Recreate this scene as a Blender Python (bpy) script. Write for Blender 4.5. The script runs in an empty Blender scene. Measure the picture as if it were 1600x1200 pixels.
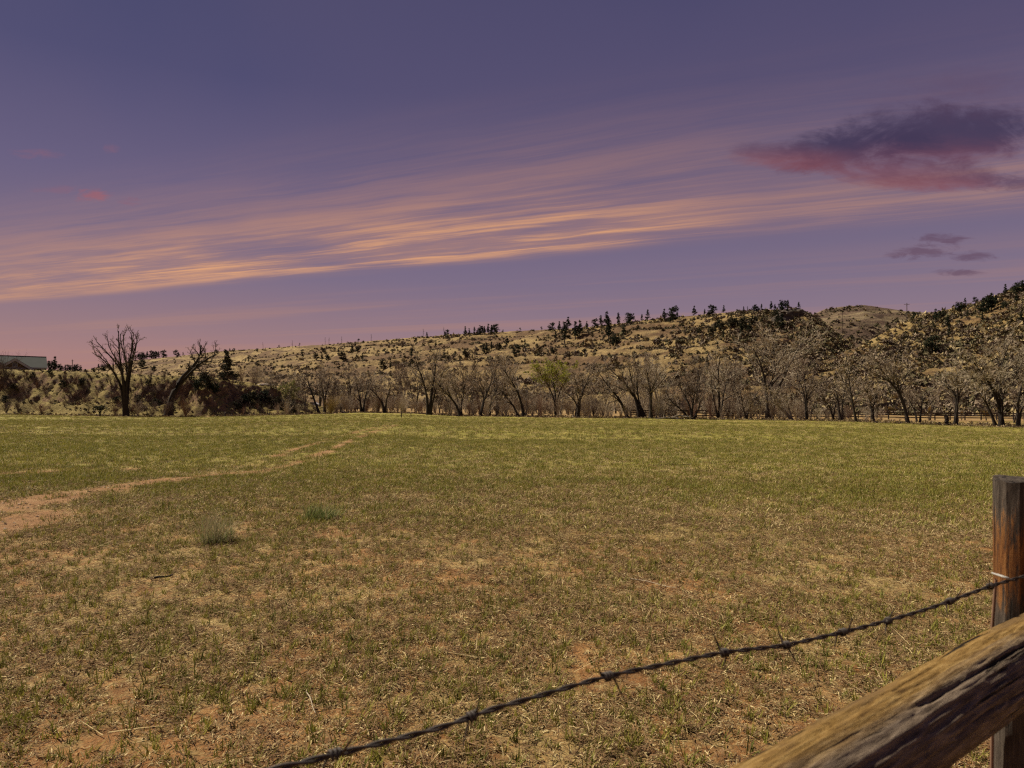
import bpy, math, random
import numpy as np
from mathutils import Vector

random.seed(7)
RNG = np.random.default_rng(7)
S = bpy.context.scene
COL = S.collection
R = math.radians

# ------------------------------------------------------------------ camera
F = 1100.0            # focal length in pixels of a 1600 wide frame
HOR = 633.0           # row of the horizon in that frame
EYE = 1.35
cam = bpy.data.cameras.new('camera')
cam.sensor_width = 36.0
cam.lens = 36.0 * F / 1600.0
cam.shift_y = (HOR - 600.0) / 1600.0
cam.clip_start = 0.05
cam.clip_end = 20000
cam.dof.use_dof = True
cam.dof.focus_distance = 7.0
cam.dof.aperture_fstop = 11.0
camo = bpy.data.objects.new('camera', cam)
camo.location = (0, 0, EYE)
camo.rotation_euler = (R(90), 0, 0)
COL.objects.link(camo)
S.camera = camo

# ------------------------------------------------------------------ sun, exposure
SUN_EL = R(50)
SUN_AZ = math.atan2(-0.86, 0.40)      # from +Y towards +X
sun = bpy.data.lights.new('sun', 'SUN')
sun.energy = 5.0
sun.angle = R(0.5)
sun.color = (1.0, 0.89, 0.70)
suno = bpy.data.objects.new('sun', sun)
sd = Vector((math.sin(SUN_AZ) * math.cos(SUN_EL), math.cos(SUN_AZ) * math.cos(SUN_EL), math.sin(SUN_EL)))
suno.rotation_euler = sd.to_track_quat('Z', 'Y').to_euler()
suno.location = sd * 50
COL.objects.link(suno)
S.view_settings.view_transform = 'Standard'
S.view_settings.look = 'None'
S.view_settings.exposure = 0.64
S.view_settings.gamma = 1.0
S.cycles.use_denoising = False
S.cycles.filter_width = 1.25
S.cycles.max_bounces = 5
S.cycles.diffuse_bounces = 2
S.cycles.transparent_max_bounces = 4
S.cycles.caustics_reflective = False
S.cycles.caustics_refractive = False

# ------------------------------------------------------------------ node helpers
class NT:
    """small helper for building node trees out of expressions"""
    def __init__(self, tree):
        self.t = tree
        self.n = tree.nodes
        self.l = tree.links
    def put(self, sock, v):
        if isinstance(v, bpy.types.NodeSocket):
            self.l.new(v, sock)
        elif v is not None:
            if hasattr(sock.default_value, '__len__'):
                v = tuple(v)
                if len(v) == 3 and len(sock.default_value) == 4:
                    v = v + (1.0,)
            sock.default_value = v
    def m(self, op, a, b=None, c=None, clamp=False):
        n = self.n.new('ShaderNodeMath'); n.operation = op; n.use_clamp = clamp
        self.put(n.inputs[0], a); self.put(n.inputs[1], b); self.put(n.inputs[2], c)
        return n.outputs[0]
    def ss(self, x, lo, hi, a=0.0, b=1.0):
        n = self.n.new('ShaderNodeMapRange'); n.interpolation_type = 'SMOOTHSTEP'
        self.put(n.inputs[0], x); self.put(n.inputs[1], lo); self.put(n.inputs[2], hi)
        self.put(n.inputs[3], a); self.put(n.inputs[4], b)
        return n.outputs[0]
    def xyz(self, v):
        n = self.n.new('ShaderNodeSeparateXYZ'); self.put(n.inputs[0], v)
        return n.outputs
    def vec(self, x, y, z):
        n = self.n.new('ShaderNodeCombineXYZ')
        self.put(n.inputs[0], x); self.put(n.inputs[1], y); self.put(n.inputs[2], z)
        return n.outputs[0]
    def vmul(self, v, s):
        n = self.n.new('ShaderNodeVectorMath'); n.operation = 'MULTIPLY'
        self.put(n.inputs[0], v); self.put(n.inputs[1], s)
        return n.outputs[0]
    def noise(self, v, scale, detail=4, rough=0.55, dist=0.0, col=False):
        n = self.n.new('ShaderNodeTexNoise')
        self.put(n.inputs['Vector'], v)
        n.inputs['Scale'].default_value = scale
        n.inputs['Detail'].default_value = detail
        n.inputs['Roughness'].default_value = rough
        n.inputs['Distortion'].default_value = dist
        return n.outputs['Color' if col else 'Fac']
    def ramp(self, f, stops, interp='LINEAR'):
        n = self.n.new('ShaderNodeValToRGB'); cr = n.color_ramp; cr.interpolation = interp
        while len(cr.elements) < len(stops):
            cr.elements.new(0.5)
        for e, (p, c) in zip(cr.elements, stops):
            e.position = p; e.color = tuple(c) + (1.0,)
        self.put(n.inputs[0], f)
        return n.outputs[0]
    def mix(self, f, a, b, mode='MIX'):
        n = self.n.new('ShaderNodeMix'); n.data_type = 'RGBA'; n.blend_type = mode
        self.put(n.inputs[0], f); self.put(n.inputs[6], a); self.put(n.inputs[7], b)
        return n.outputs[2]
    def bump(self, h, strength=0.5, dist=0.02):
        n = self.n.new('ShaderNodeBump')
        n.inputs['Strength'].default_value = strength
        n.inputs['Distance'].default_value = dist
        self.put(n.inputs['Height'], h)
        return n.outputs[0]

def material(name):
    m = bpy.data.materials.new(name); m.use_nodes = True
    t = NT(m.node_tree)
    b = m.node_tree.nodes['Principled BSDF']
    b.inputs['Specular IOR Level'].default_value = 0.15
    b.inputs['Roughness'].default_value = 0.9
    return m, t, b

# ------------------------------------------------------------------ sky
world = bpy.data.worlds.new('World'); S.world = world; world.use_nodes = True
wt = NT(world.node_tree)
for n in list(wt.n):
    wt.n.remove(n)
tc = wt.n.new('ShaderNodeTexCoord')
dx, dy, dz = wt.xyz(tc.outputs['Generated'])[:3]
el = wt.m('MAXIMUM', dz, 0.0)
glow = wt.ss(dx, -0.55, 0.50)      # the afterglow is warmer towards one side
base = wt.ramp(el, [(0.0, (.40, .185, .150)), (0.06, (.375, .190, .185)), (0.10, (.300, .172, .195)),
                    (0.17, (.192, .136, .212)), (0.28, (.126, .098, .194)),
                    (0.40, (.062, .057, .146)), (0.52, (.047, .047, .126)), (1.0, (.035, .037, .10))])
cool = wt.ramp(el, [(0.0, (.34, .20, .21)), (0.06, (.335, .196, .222)), (0.10, (.275, .182, .230)), (0.17, (.202, .148, .224)), (0.28, (.130, .104, .196)), (0.40, (.063, .059, .146)), (0.52, (.047, .047, .126)), (1.0, (.035, .037, .10))])
base = wt.mix(glow, base, cool)
dzz = wt.m('MAXIMUM', dz, 0.03)
px_ = wt.m('DIVIDE', dx, dzz)
py_ = wt.m('DIVIDE', dy, dzz)
# a high cirrus sheet: a runs along the streaks, q across them
sa = wt.m('DIVIDE', wt.m('SUBTRACT', px_, wt.m('MULTIPLY', py_, 0.42)), 1.085)
sq = wt.m('DIVIDE', wt.m('ADD', wt.m('MULTIPLY', px_, 0.42), py_), 1.085)
wob = wt.m('MULTIPLY', wt.m('SUBTRACT', wt.noise(wt.vec(wt.m('MULTIPLY', sa, .5), wt.m('MULTIPLY', sq, .6), 3.1), 1.0, 3), .5), 0.40)
sq2 = wt.m('ADD', sq, wob)
n1 = wt.noise(wt.vec(wt.m('MULTIPLY', sa, 0.30), wt.m('MULTIPLY', sq2, 4.4), 0.0), 1.0, 8, 0.66, 0.30)
n2 = wt.noise(wt.vec(wt.m('MULTIPLY', sa, 1.1), wt.m('MULTIPLY', sq2, 17.0), 5.0), 1.0, 6, 0.68, 0.4)
n3 = wt.noise(wt.vec(wt.m('MULTIPLY', sa, 0.55), wt.m('MULTIPLY', sq, 1.5), 9.0), 1.0, 4, 0.55)
st = wt.m('ADD', wt.m('ADD', wt.m('MULTIPLY', n1, 0.42), wt.m('MULTIPLY', n2, 0.24)), wt.m('MULTIPLY', n3, 0.34))
band = wt.m('MULTIPLY', wt.ss(sq, 1.9, 3.45), wt.ss(sq2, 4.06, 4.60, 1.0, 0.0))
veil = wt.m('MULTIPLY', wt.ss(sq, 1.5, 3.6), wt.ss(sq, 4.1, 4.6, 1.0, 0.0))
aside = wt.ss(sa, -1.4, 0.4, 1.0, 0.50)
streak = wt.m('MULTIPLY', wt.m('MULTIPLY', band, aside), wt.ss(wt.m('SUBTRACT', st, wt.ss(sa, -1.2, .3, 0.0, .05)), 0.36, 0.63), clamp=True)
core = wt.m('MULTIPLY', wt.m('MULTIPLY', wt.ss(sq2, 2.9, 4.0), wt.ss(sq2, 4.06, 4.46, 1.0, 0.0)),
            wt.m('MULTIPLY', wt.m('MULTIPLY', wt.ss(sa, -1.3, -0.3, 1.0, 0.12), wt.ss(sa, -6.5, -3.0, .30, 1.0)), wt.ss(st, 0.46, 0.60)))
low = wt.m('MULTIPLY', wt.ss(sq, 4.6, 6.0), wt.ss(wt.noise(wt.vec(wt.m('MULTIPLY', sa, 0.12), wt.m('MULTIPLY', sq, 0.9), 2.0), 1.0, 4, 0.6), 0.46, 0.68))
c0 = wt.mix(wt.m('MULTIPLY', veil, 0.20), base, (.30, .165, .175))
haze_o = wt.m('MULTIPLY', wt.m('MULTIPLY', wt.ss(sq2, 2.5, 3.95), wt.ss(sq2, 4.05, 4.5, 1.0, 0.0)), wt.m('MULTIPLY', wt.ss(sa, -1.6, 0.6, 1.0, .25), wt.ss(n3, .30, .62)))
c0 = wt.mix(wt.m('MULTIPLY', haze_o, 0.55), c0, (.44, .225, .165))
c1 = wt.mix(wt.m('MULTIPLY', streak, 0.66), c0, (.50, .24, .16))
c1 = wt.mix(wt.m('MULTIPLY', low, 0.40), c1, (.42, .21, .165))
c2 = wt.mix(wt.m('MULTIPLY', core, 0.85), c1, (.90, .43, .17))
# big soft variations of the blue
bl = wt.m('MULTIPLY', wt.ss(wt.noise(tc.outputs['Generated'], 1.7, 3, .5), .42, .66), 0.22)
c2 = wt.mix(wt.m('MULTIPLY', bl, wt.ss(el, .12, .35)), c2, (.155, .105, .165))
# low dark clouds hanging under the cirrus sheet
dn = wt.n.new('ShaderNodeVectorMath'); dn.operation = 'NORMALIZE'
fx = wt.m('DIVIDE', dx, wt.m('MAXIMUM', dy, 0.05))
fz = wt.m('DIVIDE', dz, wt.m('MAXIMUM', dy, 0.05))
cn = wt.noise(wt.vec(wt.m('MULTIPLY', fx, 8.0), wt.m('MULTIPLY', fz, 19.0), 1.3), 1.0, 8, 0.68, 0.6)
cn2 = wt.noise(wt.vec(wt.m('MULTIPLY', fx, 30.0), wt.m('MULTIPLY', fz, 55.0), 4.3), 1.0, 5, 0.6, 0.4)
cnn = wt.m('ADD', wt.m('MULTIPLY', wt.m('SUBTRACT', cn, .5), 2.6), wt.m('MULTIPLY', wt.m('SUBTRACT', cn2, .5), 0.9))
cn3 = wt.noise(wt.vec(wt.m('MULTIPLY', fx, 26.0), wt.m('MULTIPLY', fz, 80.0), 8.3), 1.0, 7, 0.66, 0.6)
cns = wt.m('MULTIPLY', wt.m('SUBTRACT', cn3, .5), 5.0)
def puff(px, py, wx, wy, tilt, soft, amp):
    u0 = (px - 800) / F; v0 = (HOR - py) / F
    a = wt.m('SUBTRACT', fx, u0); b = wt.m('SUBTRACT', fz, v0)
    b = wt.m('SUBTRACT', b, wt.m('MULTIPLY', a, tilt))
    d = wt.m('ADD', wt.m('POWER', wt.m('DIVIDE', wt.m('ABSOLUTE', a), wx / F), 2.0),
             wt.m('POWER', wt.m('DIVIDE', wt.m('ABSOLUTE', b), wy / F), 2.0))
    f = wt.m('ADD', wt.m('SUBTRACT', 1.0, d), wt.m('MULTIPLY', cnn if wx > 100 else cns, amp))
    return wt.ss(f, 0.0, soft), b
front = wt.ss(dy, 0.2, 0.4)
puffs = [(1455, 214, 190, 62, 0.04, 0.9, 0.80, 'dark'), (1340, 232, 150, 44, 0.08, 0.9, 0.80, 'dark'), (1245, 243, 120, 26, -0.04, 1.0, 0.9, 'red'), (1420, 266, 180, 36, -0.06, 1.0, 0.8, 'red'),
         (1500, 150, 200, 50, 0.1, 2.6, 0.9, 'faint'), (1440, 282, 170, 20, -0.02, 1.2, 0.7, 'red'), (1595, 285, 80, 18, 0.0, 1.3, 0.7, 'faint'),
         (1443, 393, 55, 14, 0.1, 1.2, 0.8, 'faint'), (1472, 372, 40, 10, 0.0, 1.3, 0.9, 'faint'), (1520, 401, 36, 11, 0.0, 1.3, 0.8, 'faint'), (1497, 426, 44, 7, 0.0, 1.0, 0.6, 'faint'),
         (145, 303, 34, 13, 0.05, 1.6, 1.0, 'rose'), (208, 314, 26, 9, 0.0, 1.5, 0.9, 'rose2'), (50, 241, 55, 9, -0.05, 1.9, 0.9, 'rose2'), (90, 296, 60, 7, 0.0, 2.2, 0.9, 'rose2'), (175, 232, 16, 10, 0.0, 2.2, 0.9, 'rose2')]
for (x, y, wx, wy, tl, so, am, kind) in puffs:
    f, b = puff(x, y, wx, wy, tl, so, am)
    f = wt.m('MULTIPLY', f, front)
    if kind == 'dark':
        lit = wt.ss(wt.m('ADD', b, wt.m('MULTIPLY', cnn, 0.018)), -0.065, 0.012, 1.0, 0.0)
        cc = wt.mix(lit, (.050, .030, .074), (.205, .052, .072)); k = 0.90
    elif kind == 'red':
        cc = wt.mix(wt.ss(wt.m('ADD', b, wt.m('MULTIPLY', cnn, 0.012)), -0.02, 0.018, 1.0, 0.0), (.100, .045, .085), (.255, .072, .080)); k = 0.68
    elif kind == 'rose':
        cc = (.36, .10, .11); k = 0.62
    elif kind == 'rose2':
        cc = (.27, .10, .14); k = 0.45
    else:
        cc = (.115, .052, .092); k = 0.68
    c2 = wt.mix(wt.m('MULTIPLY', f, k), c2, cc)
sky = wt.n.new('ShaderNodeTexSky'); sky.sky_type = 'NISHITA'; sky.sun_disc = False
sky.sun_elevation = SUN_EL; sky.sun_rotation = SUN_AZ
bg1 = wt.n.new('ShaderNodeBackground'); wt.l.new(sky.outputs[0], bg1.inputs[0]); bg1.inputs[1].default_value = 0.003
bg2 = wt.n.new('ShaderNodeBackground'); wt.l.new(c2, bg2.inputs[0]); bg2.inputs[1].default_value = 0.615
ad = wt.n.new('ShaderNodeAddShader'); wo = wt.n.new('ShaderNodeOutputWorld')
wt.l.new(bg1.outputs[0], ad.inputs[0]); wt.l.new(bg2.outputs[0], ad.inputs[1]); wt.l.new(ad.outputs[0], wo.inputs[0])

# ------------------------------------------------------------------ object helpers
def tag(o, label=None, cat=None, group=None, kind=None):
    if label: o['label'] = label
    if cat: o['category'] = cat
    if group: o['group'] = group
    if kind: o['kind'] = kind
    return o

def obj(name, me, parent=None, mat=None, loc=None):
    o = bpy.data.objects.new(name, me)
    COL.objects.link(o)
    if mat is not None and me is not None:
        me.materials.clear(); me.materials.append(mat)
    if parent: o.parent = parent
    if loc is not None: o.location = loc
    return o

def empty(name, loc, rz=0.0, scale=1.0):
    o = bpy.data.objects.new(name, None); COL.objects.link(o)
    o.location = loc; o.rotation_euler = (0, 0, rz); o.scale = (scale,) * 3
    o.empty_display_size = 0.2
    return o

def copy_tree(root, loc, rz=0.0, scale=1.0):
    c = root.copy(); COL.objects.link(c)
    c.location = loc; c.rotation_euler = (0, 0, rz)
    c.scale = scale if hasattr(scale, '__len__') else (scale,) * 3
    for ch in root.children:
        d = ch.copy(); COL.objects.link(d); d.parent = c
    return c

def mesh_np(name, V, Fc, smooth=False, mats=(), midx=None):
    """V (n,3); Fc list of arrays (m,k) of polygons with k corners"""
    me = bpy.data.meshes.new(name)
    V = np.asarray(V, dtype=np.float32)
    Fc = [np.asarray(f, dtype=np.int32) for f in (Fc if isinstance(Fc, list) else [Fc]) if len(f)]
    me.vertices.add(len(V)); me.vertices.foreach_set('co', V.ravel())
    tot = np.concatenate([np.full(len(f), f.shape[1], dtype=np.int32) for f in Fc])
    idx = np.concatenate([f.ravel() for f in Fc])
    me.loops.add(len(idx)); me.loops.foreach_set('vertex_index', idx)
    me.polygons.add(len(tot))
    start = np.concatenate([[0], np.cumsum(tot)[:-1]]).astype(np.int32)
    me.polygons.foreach_set('loop_start', start)
    me.polygons.foreach_set('loop_total', tot)
    for m in mats: me.materials.append(m)
    if midx is not None: me.polygons.foreach_set('material_index', np.asarray(midx, dtype=np.int32))
    me.polygons.foreach_set('use_smooth', np.full(len(tot), smooth, dtype=bool))
    me.update(calc_edges=True)
    return me

def hash2(ix, iy, seed):
    h = (ix.astype(np.int64) * 374761393 + iy.astype(np.int64) * 668265263 + seed * 1442695041) & 0xffffffff
    h = ((h ^ (h >> 13)) * 1274126177) & 0xffffffff
    return ((h ^ (h >> 16)) & 0xffffff) / float(0xffffff)

def vnoise(x, y, seed=0):
    x = np.asarray(x, float); y = np.asarray(y, float)
    ix = np.floor(x); iy = np.floor(y); fx = x - ix; fy = y - iy
    fx = fx * fx * (3 - 2 * fx); fy = fy * fy * (3 - 2 * fy)
    a = hash2(ix, iy, seed); b = hash2(ix + 1, iy, seed); c = hash2(ix, iy + 1, seed); d = hash2(ix + 1, iy + 1, seed)
    return (a * (1 - fx) + b * fx) * (1 - fy) + (c * (1 - fx) + d * fx) * fy

def fbm(x, y, seed=0, oct=4, gain=0.5):
    s = 0; a = 1.0; t = 0
    for i in range(oct):
        s = s + a * vnoise(np.asarray(x) * 2 ** i + 17.3 * i, np.asarray(y) * 2 ** i - 9.1 * i, seed + i); t += a; a *= gain
    return s / t

def sstep(x, a, b):
    t = np.clip((np.asarray(x, float) - a) / (b - a), 0, 1)
    return t * t * (3 - 2 * t)

def U(px): return (np.asarray(px, float) - 800.0) / F
def W(px, py, Y): return Vector(((px - 800.0) / F * Y, Y, EYE - (py - HOR) / F * Y))
def ordinal(n):
    small = 'first second third fourth fifth sixth seventh eighth ninth tenth eleventh twelfth thirteenth fourteenth fifteenth sixteenth seventeenth eighteenth nineteenth twentieth'.split()
    if n <= 20: return small[n - 1]
    return '%d%s' % (n, {1: 'st', 2: 'nd', 3: 'rd'}.get(n % 10 if n % 100 not in (11, 12, 13) else 0, 'th'))

# ------------------------------------------------------------------ terrain functions
EP = np.array([-900, 0, 200, 300, 400, 500, 560, 640, 720, 900, 1100, 1300, 1450, 1600, 2400], float)
EY = np.array([653, 648, 651, 652, 650, 647, 645, 646, 651, 653, 656, 659, 664, 669, 684], float)
ED = np.array([100, 115, 115, 118, 120, 135, 150, 145, 130, 125, 120, 112, 105, 95, 75], float)
ES = (EY - HOR) / F - EYE / ED
def edge_dist(u): return np.interp(u, U(EP), ED)
def slope(u): return np.interp(u, U(EP), ES)
def ground_z(X, Y):
    X = np.asarray(X, float); Y = np.asarray(Y, float)
    Yf = np.maximum(Y, 2.0)
    u = np.clip(X / Yf, -1.6, 1.6)
    s = slope(u); d = edge_dist(u)
    z = -s * np.minimum(np.maximum(Y, 0), d) + 0.010 * np.clip(Y - d, 0, 60)
    far = sstep(Y, 5, 30)
    z = z + (fbm(X * .45, Y * .45, 3, 3) - .5) * 0.07 * (0.35 + 0.65 * far)
    z = z + (fbm(X * .06, Y * .06, 8, 3) - .5) * 0.30 * far * (1 - .0 * far)
    return z
def gz(X, Y): return float(ground_z(np.array([X]), np.array([Y]))[0])
def on_ground(px, py):
    u = U(px); Y = EYE / max((py - HOR) / F - slope(u), 0.004)
    for _ in range(25):
        z = gz(u * Y, Y)
        Yn = (EYE - z) / ((py - HOR) / F)
        Y = 0.5 * Y + 0.5 * min(max(Yn, 1.0), 400)
    return Vector((u * Y, Y, gz(u * Y, Y)))

# the wheel ruts and bare patches (ground points given through the picture rows they lie on)
def line_g(pts): return np.array([[p.x, p.y] for p in (on_ground(a, b) for a, b in pts)])
RUTS = [(line_g([(606, 664), (560, 674), (515, 685), (470, 700), (425, 716), (385, 727), (330, 738)]), 0.15),
        (line_g([(618, 664), (575, 678), (545, 690), (510, 706), (470, 722), (432, 733), (380, 741), (330, 746)]), 0.16),
        (line_g([(400, 738), (330, 744), (260, 750), (180, 762), (100, 776), (20, 792), (-120, 824)]), 0.42),
        (line_g([(240, 733), (180, 733), (90, 737), (10, 741), (-80, 745)]), 0.30),
        (line_g([(60, 806), (-20, 826), (-150, 850)]), 0.42)]
def seg_dist(X, Y, line):
    d = np.full(X.shape, 1e9)
    for (ax, ay), (bx, by) in zip(line[:-1], line[1:]):
        vx, vy = bx - ax, by - ay
        t = np.clip(((X - ax) * vx + (Y - ay) * vy) / (vx * vx + vy * vy + 1e-9), 0, 1)
        d = np.minimum(d, np.hypot(X - ax - t * vx, Y - ay - t * vy))
    return d
def bare_at(X, Y):
    b = np.zeros(X.shape)
    n = (fbm(X * 1.3, Y * 1.3, 21, 4, .6) - .5) * 1.7 + 1.0
    for line, w in RUTS:
        d = seg_dist(X, Y, line)
        b = np.maximum(b, 1 - sstep(d, w * 0.45 * n, w * 1.9 * n + 0.10))
    return b * (.22 + .78 * sstep(fbm(X * .9 + 3, Y * .9, 25, 4, .6), .34, .54))

# ------------------------------------------------------------------ materials
def soil_colour(t, P):
    a = t.noise(P, 2.2, 5, .6)
    b = t.noise(P, 55.0, 5, .7)
    c = t.ramp(a, [(.30, (.180, .076, .026)), (.52, (.295, .136, .048)), (.72, (.370, .200, .084))])
    return t.mix(t.ss(b, .38, .72), t.mix(0.40, c, (.10, .05, .024)), c)

m_ground, t, b = material('field_ground')
geo = t.n.new('ShaderNodeNewGeometry'); P = geo.outputs['Position']
X_, Y_, Z_ = t.xyz(P)[:3]
bare = t.n.new('ShaderNodeAttribute'); bare.attribute_name = 'bare'
soil = soil_colour(t, P)
soil = t.mix(t.m('MULTIPLY', t.ss(t.noise(P, 95, 4, .7), .50, .66), .55), soil, (.36, .27, .15))
straw = t.ramp(t.noise(P, 30.0, 6, .8), [(.28, (.130, .080, .030)), (.50, (.290, .205, .085)), (.74, (.46, .36, .18))])
green = t.ramp(t.noise(t.vmul(P, (1, .55, 1)), 3.2, 6, .7), [(.25, (.095, .092, .016)), (.50, (.180, .164, .030)), (.75, (.265, .225, .052))])
patch = t.noise(P, 0.55, 5, .6)
patch2 = t.noise(t.vmul(P, (.35, 1, 1)), 0.16, 5, .6, .4)
dryfar = t.ss(t.m('ADD', Y_, t.m('MULTIPLY', t.m('SUBTRACT', patch2, .5), 26)), 5.5, 19)
patch3 = t.noise(P, 7.0, 6, .75)
ground_c = t.mix(t.ss(t.m('ADD', t.m('ADD', t.m('MULTIPLY', patch, .5), t.m('MULTIPLY', patch3, .5)), t.m('MULTIPLY', dryfar, .12)), .44, .58), soil, straw)
gfac = t.m('MULTIPLY', t.ss(t.m('ADD', patch2, t.m('MULTIPLY', dryfar, .42)), .44, .86), t.ss(Y_, 4, 22, .25, .92))
ground_c = t.mix(gfac, ground_c, green)
yel = t.ss(t.noise(t.vmul(P, (.25, 1, 1)), .11, 6, .65, .6), .50, .68)
ground_c = t.mix(t.m('MULTIPLY', yel, t.m('MULTIPLY', dryfar, .55)), ground_c, (.29, .22, .075))
fine = t.ramp(t.noise(t.vmul(P, (.8, .35, 1)), 9.0, 5, .75), [(.3, (.66, .66, .62)), (.7, (1.45, 1.45, 1.38))])
ground_c = t.mix(1.0, ground_c, fine, 'MULTIPLY')
path_c = t.mix(t.ss(t.noise(P, 1.4, 4, .6), .4, .7), (.235, .118, .050), (.30, .175, .084))
path_c = t.mix(t.m('MULTIPLY', t.ss(t.noise(P, 16, 4, .7), .45, .7), .5), path_c, (.15, .085, .04))
ground_c = t.mix(t.m('MULTIPLY', bare.outputs['Fac'], .95), ground_c, path_c)
edge = t.n.new('ShaderNodeAttribute'); edge.attribute_name = 'rough'
rough_c = t.ramp(t.noise(P, .9, 6, .7), [(.30, (.085, .045, .022)), (.48, (.235, .145, .062)), (.62, (.305, .225, .098)), (.8, (.36, .29, .16))])
ground_c = t.mix(edge.outputs['Fac'], ground_c, rough_c)
t.put(b.inputs['Base Color'], ground_c)
h = t.m('ADD', t.m('MULTIPLY', t.noise(P, 40, 6, .75), .8), t.noise(P, 5, 4, .6))
t.put(b.inputs['Normal'], t.bump(h, .9, .035))

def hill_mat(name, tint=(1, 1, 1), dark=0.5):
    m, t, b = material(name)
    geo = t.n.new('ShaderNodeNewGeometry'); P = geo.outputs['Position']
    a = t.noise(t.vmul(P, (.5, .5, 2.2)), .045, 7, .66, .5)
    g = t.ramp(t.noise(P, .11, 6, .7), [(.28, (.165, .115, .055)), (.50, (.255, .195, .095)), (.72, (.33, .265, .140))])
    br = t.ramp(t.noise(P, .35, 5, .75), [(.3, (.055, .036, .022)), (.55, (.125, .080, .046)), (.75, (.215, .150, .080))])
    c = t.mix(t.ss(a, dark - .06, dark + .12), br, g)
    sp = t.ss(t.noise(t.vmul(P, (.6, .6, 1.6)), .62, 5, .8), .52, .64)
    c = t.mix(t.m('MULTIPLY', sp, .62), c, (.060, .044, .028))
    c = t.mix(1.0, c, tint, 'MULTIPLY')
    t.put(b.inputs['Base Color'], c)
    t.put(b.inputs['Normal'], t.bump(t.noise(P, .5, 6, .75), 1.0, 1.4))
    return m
m_hill = hill_mat('dry_hillside', (.98, .90, .78), .48)
m_hill_r = hill_mat('scrubby_hillside', (1.06, .97, .78), .48)
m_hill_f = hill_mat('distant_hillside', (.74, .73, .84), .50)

m_bank, t, b = material('eroded_bank')
geo = t.n.new('ShaderNodeNewGeometry'); P = geo.outputs['Position']
nz = t.xyz(geo.outputs['Normal'])[2]
a = t.noise(P, .42, 8, .78, .8)
soilb = t.ramp(t.noise(P, .8, 6, .7), [(.3, (.050, .030, .020)), (.5, (.165, .095, .050)), (.72, (.32, .215, .115))])
grass = t.ramp(t.noise(P, .6, 6, .7), [(.3, (.115, .084, .028)), (.52, (.215, .160, .050)), (.75, (.300, .235, .085))])
c = t.mix(t.ss(t.m('ADD', a, t.m('MULTIPLY', t.m('SUBTRACT', nz, .74), .9)), .37, .54), soilb, grass)
t.put(b.inputs['Base Color'], c)
t.put(b.inputs['Normal'], t.bump(t.noise(P, 1.6, 6, .75), 1.0, .5))

def simple(name, col, rough=.9, var=0.0, spec=.15, nscale=6.0, hue=None, trans=0.0):
    """one base colour, varied from object to object and by noise"""
    m, t, b = material(name)
    oi = t.n.new('ShaderNodeObjectInfo')
    c2 = hue or tuple(min(1, x * 1.5) for x in col)
    c = t.mix(oi.outputs['Random'], col, c2)
    if var > 0:
        tcn = t.n.new('ShaderNodeTexCoord')
        n = t.noise(tcn.outputs['Object'], nscale, 5, .65)
        c = t.mix(1.0, c, t.ramp(n, [(.25, (1 - var,) * 3), (.75, (1 + var,) * 3)]), 'MULTIPLY')
    t.put(b.inputs['Base Color'], c)
    b.inputs['Roughness'].default_value = rough
    b.inputs['Specular IOR Level'].default_value = spec
    if trans > 0:
        tr = t.n.new('ShaderNodeBsdfTranslucent'); t.put(tr.inputs[0], c)
        mx = t.n.new('ShaderNodeMixShader'); mx.inputs[0].default_value = trans
        out = m.node_tree.nodes['Material Output']
        t.l.new(b.outputs[0], mx.inputs[1]); t.l.new(tr.outputs[0], mx.inputs[2]); t.l.new(mx.outputs[0], out.inputs[0])
    return m
m_bark = simple('dark_bark', (.022, .017, .014), var=.4, hue=(.045, .036, .029), nscale=1.5)
m_barkp = simple('pale_bark', (.13, .105, .08), var=.4, hue=(.22, .185, .145), nscale=1.5)
m_twig = simple('bare_twigs', (.235, .185, .135), hue=(.36, .29, .21))
m_twigd = simple('dark_twigs', (.085, .063, .049), hue=(.175, .128, .096))
m_twigp = simple('pale_twigs', (.32, .265, .190), hue=(.41, .345, .255))
m_twigr = simple('russet_twigs', (.150, .090, .062), hue=(.200, .120, .080))
m_twigo = simple('ochre_twigs', (.24, .165, .060), hue=(.27, .19, .07))
m_bud = simple('spring_buds', (.26, .265, .028), hue=(.32, .33, .045), trans=.25)
m_bud2 = simple('faint_buds', (.205, .200, .062), hue=(.235, .225, .075), trans=.2)
m_pine = simple('pine_needles', (.015, .022, .012), hue=(.030, .036, .018))
m_pineb = simple('blue_spruce_needles', (.030, .040, .040), hue=(.035, .045, .045))
m_jun = simple('juniper_needles', (.028, .030, .016), hue=(.052, .044, .024))
m_scrub = [simple('grey_scrub', (.115, .086, .062), hue=(.215, .165, .112)),
           simple('olive_scrub', (.070, .060, .032), hue=(.130, .110, .056)),
           simple('dry_scrub', (.21, .155, .075), hue=(.32, .25, .13))]
m_gg = simple('green_blades', (.110, .122, .020), hue=(.285, .258, .046), trans=.25, rough=.6)
m_gs = simple('straw_blades', (.22, .150, .062), hue=(.60, .48, .25), trans=.15)
m_gd = simple('dead_brown_blades', (.105, .060, .030), hue=(.19, .115, .055))
m_tusd = simple('wispy_dry_stems', (.36, .31, .18), hue=(.36, .31, .18), trans=.2)
m_tus = simple('fresh_green_blades', (.135, .165, .045), hue=(.135, .165, .045), trans=.3, rough=.6)
m_dung = simple('dark_clods', (.050, .032, .022), hue=(.07, .045, .03), var=.3, nscale=30)
m_rock = simple('grey_rock', (.20, .17, .145), hue=(.30, .26, .22), var=.35, nscale=2.0)
m_rockd = simple('dark_rock', (.060, .048, .040), hue=(.08, .065, .052), var=.45, nscale=.3)
m_rail = simple('dark_fence_wood', (.045, .034, .028), hue=(.085, .066, .052), var=.3)
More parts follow.
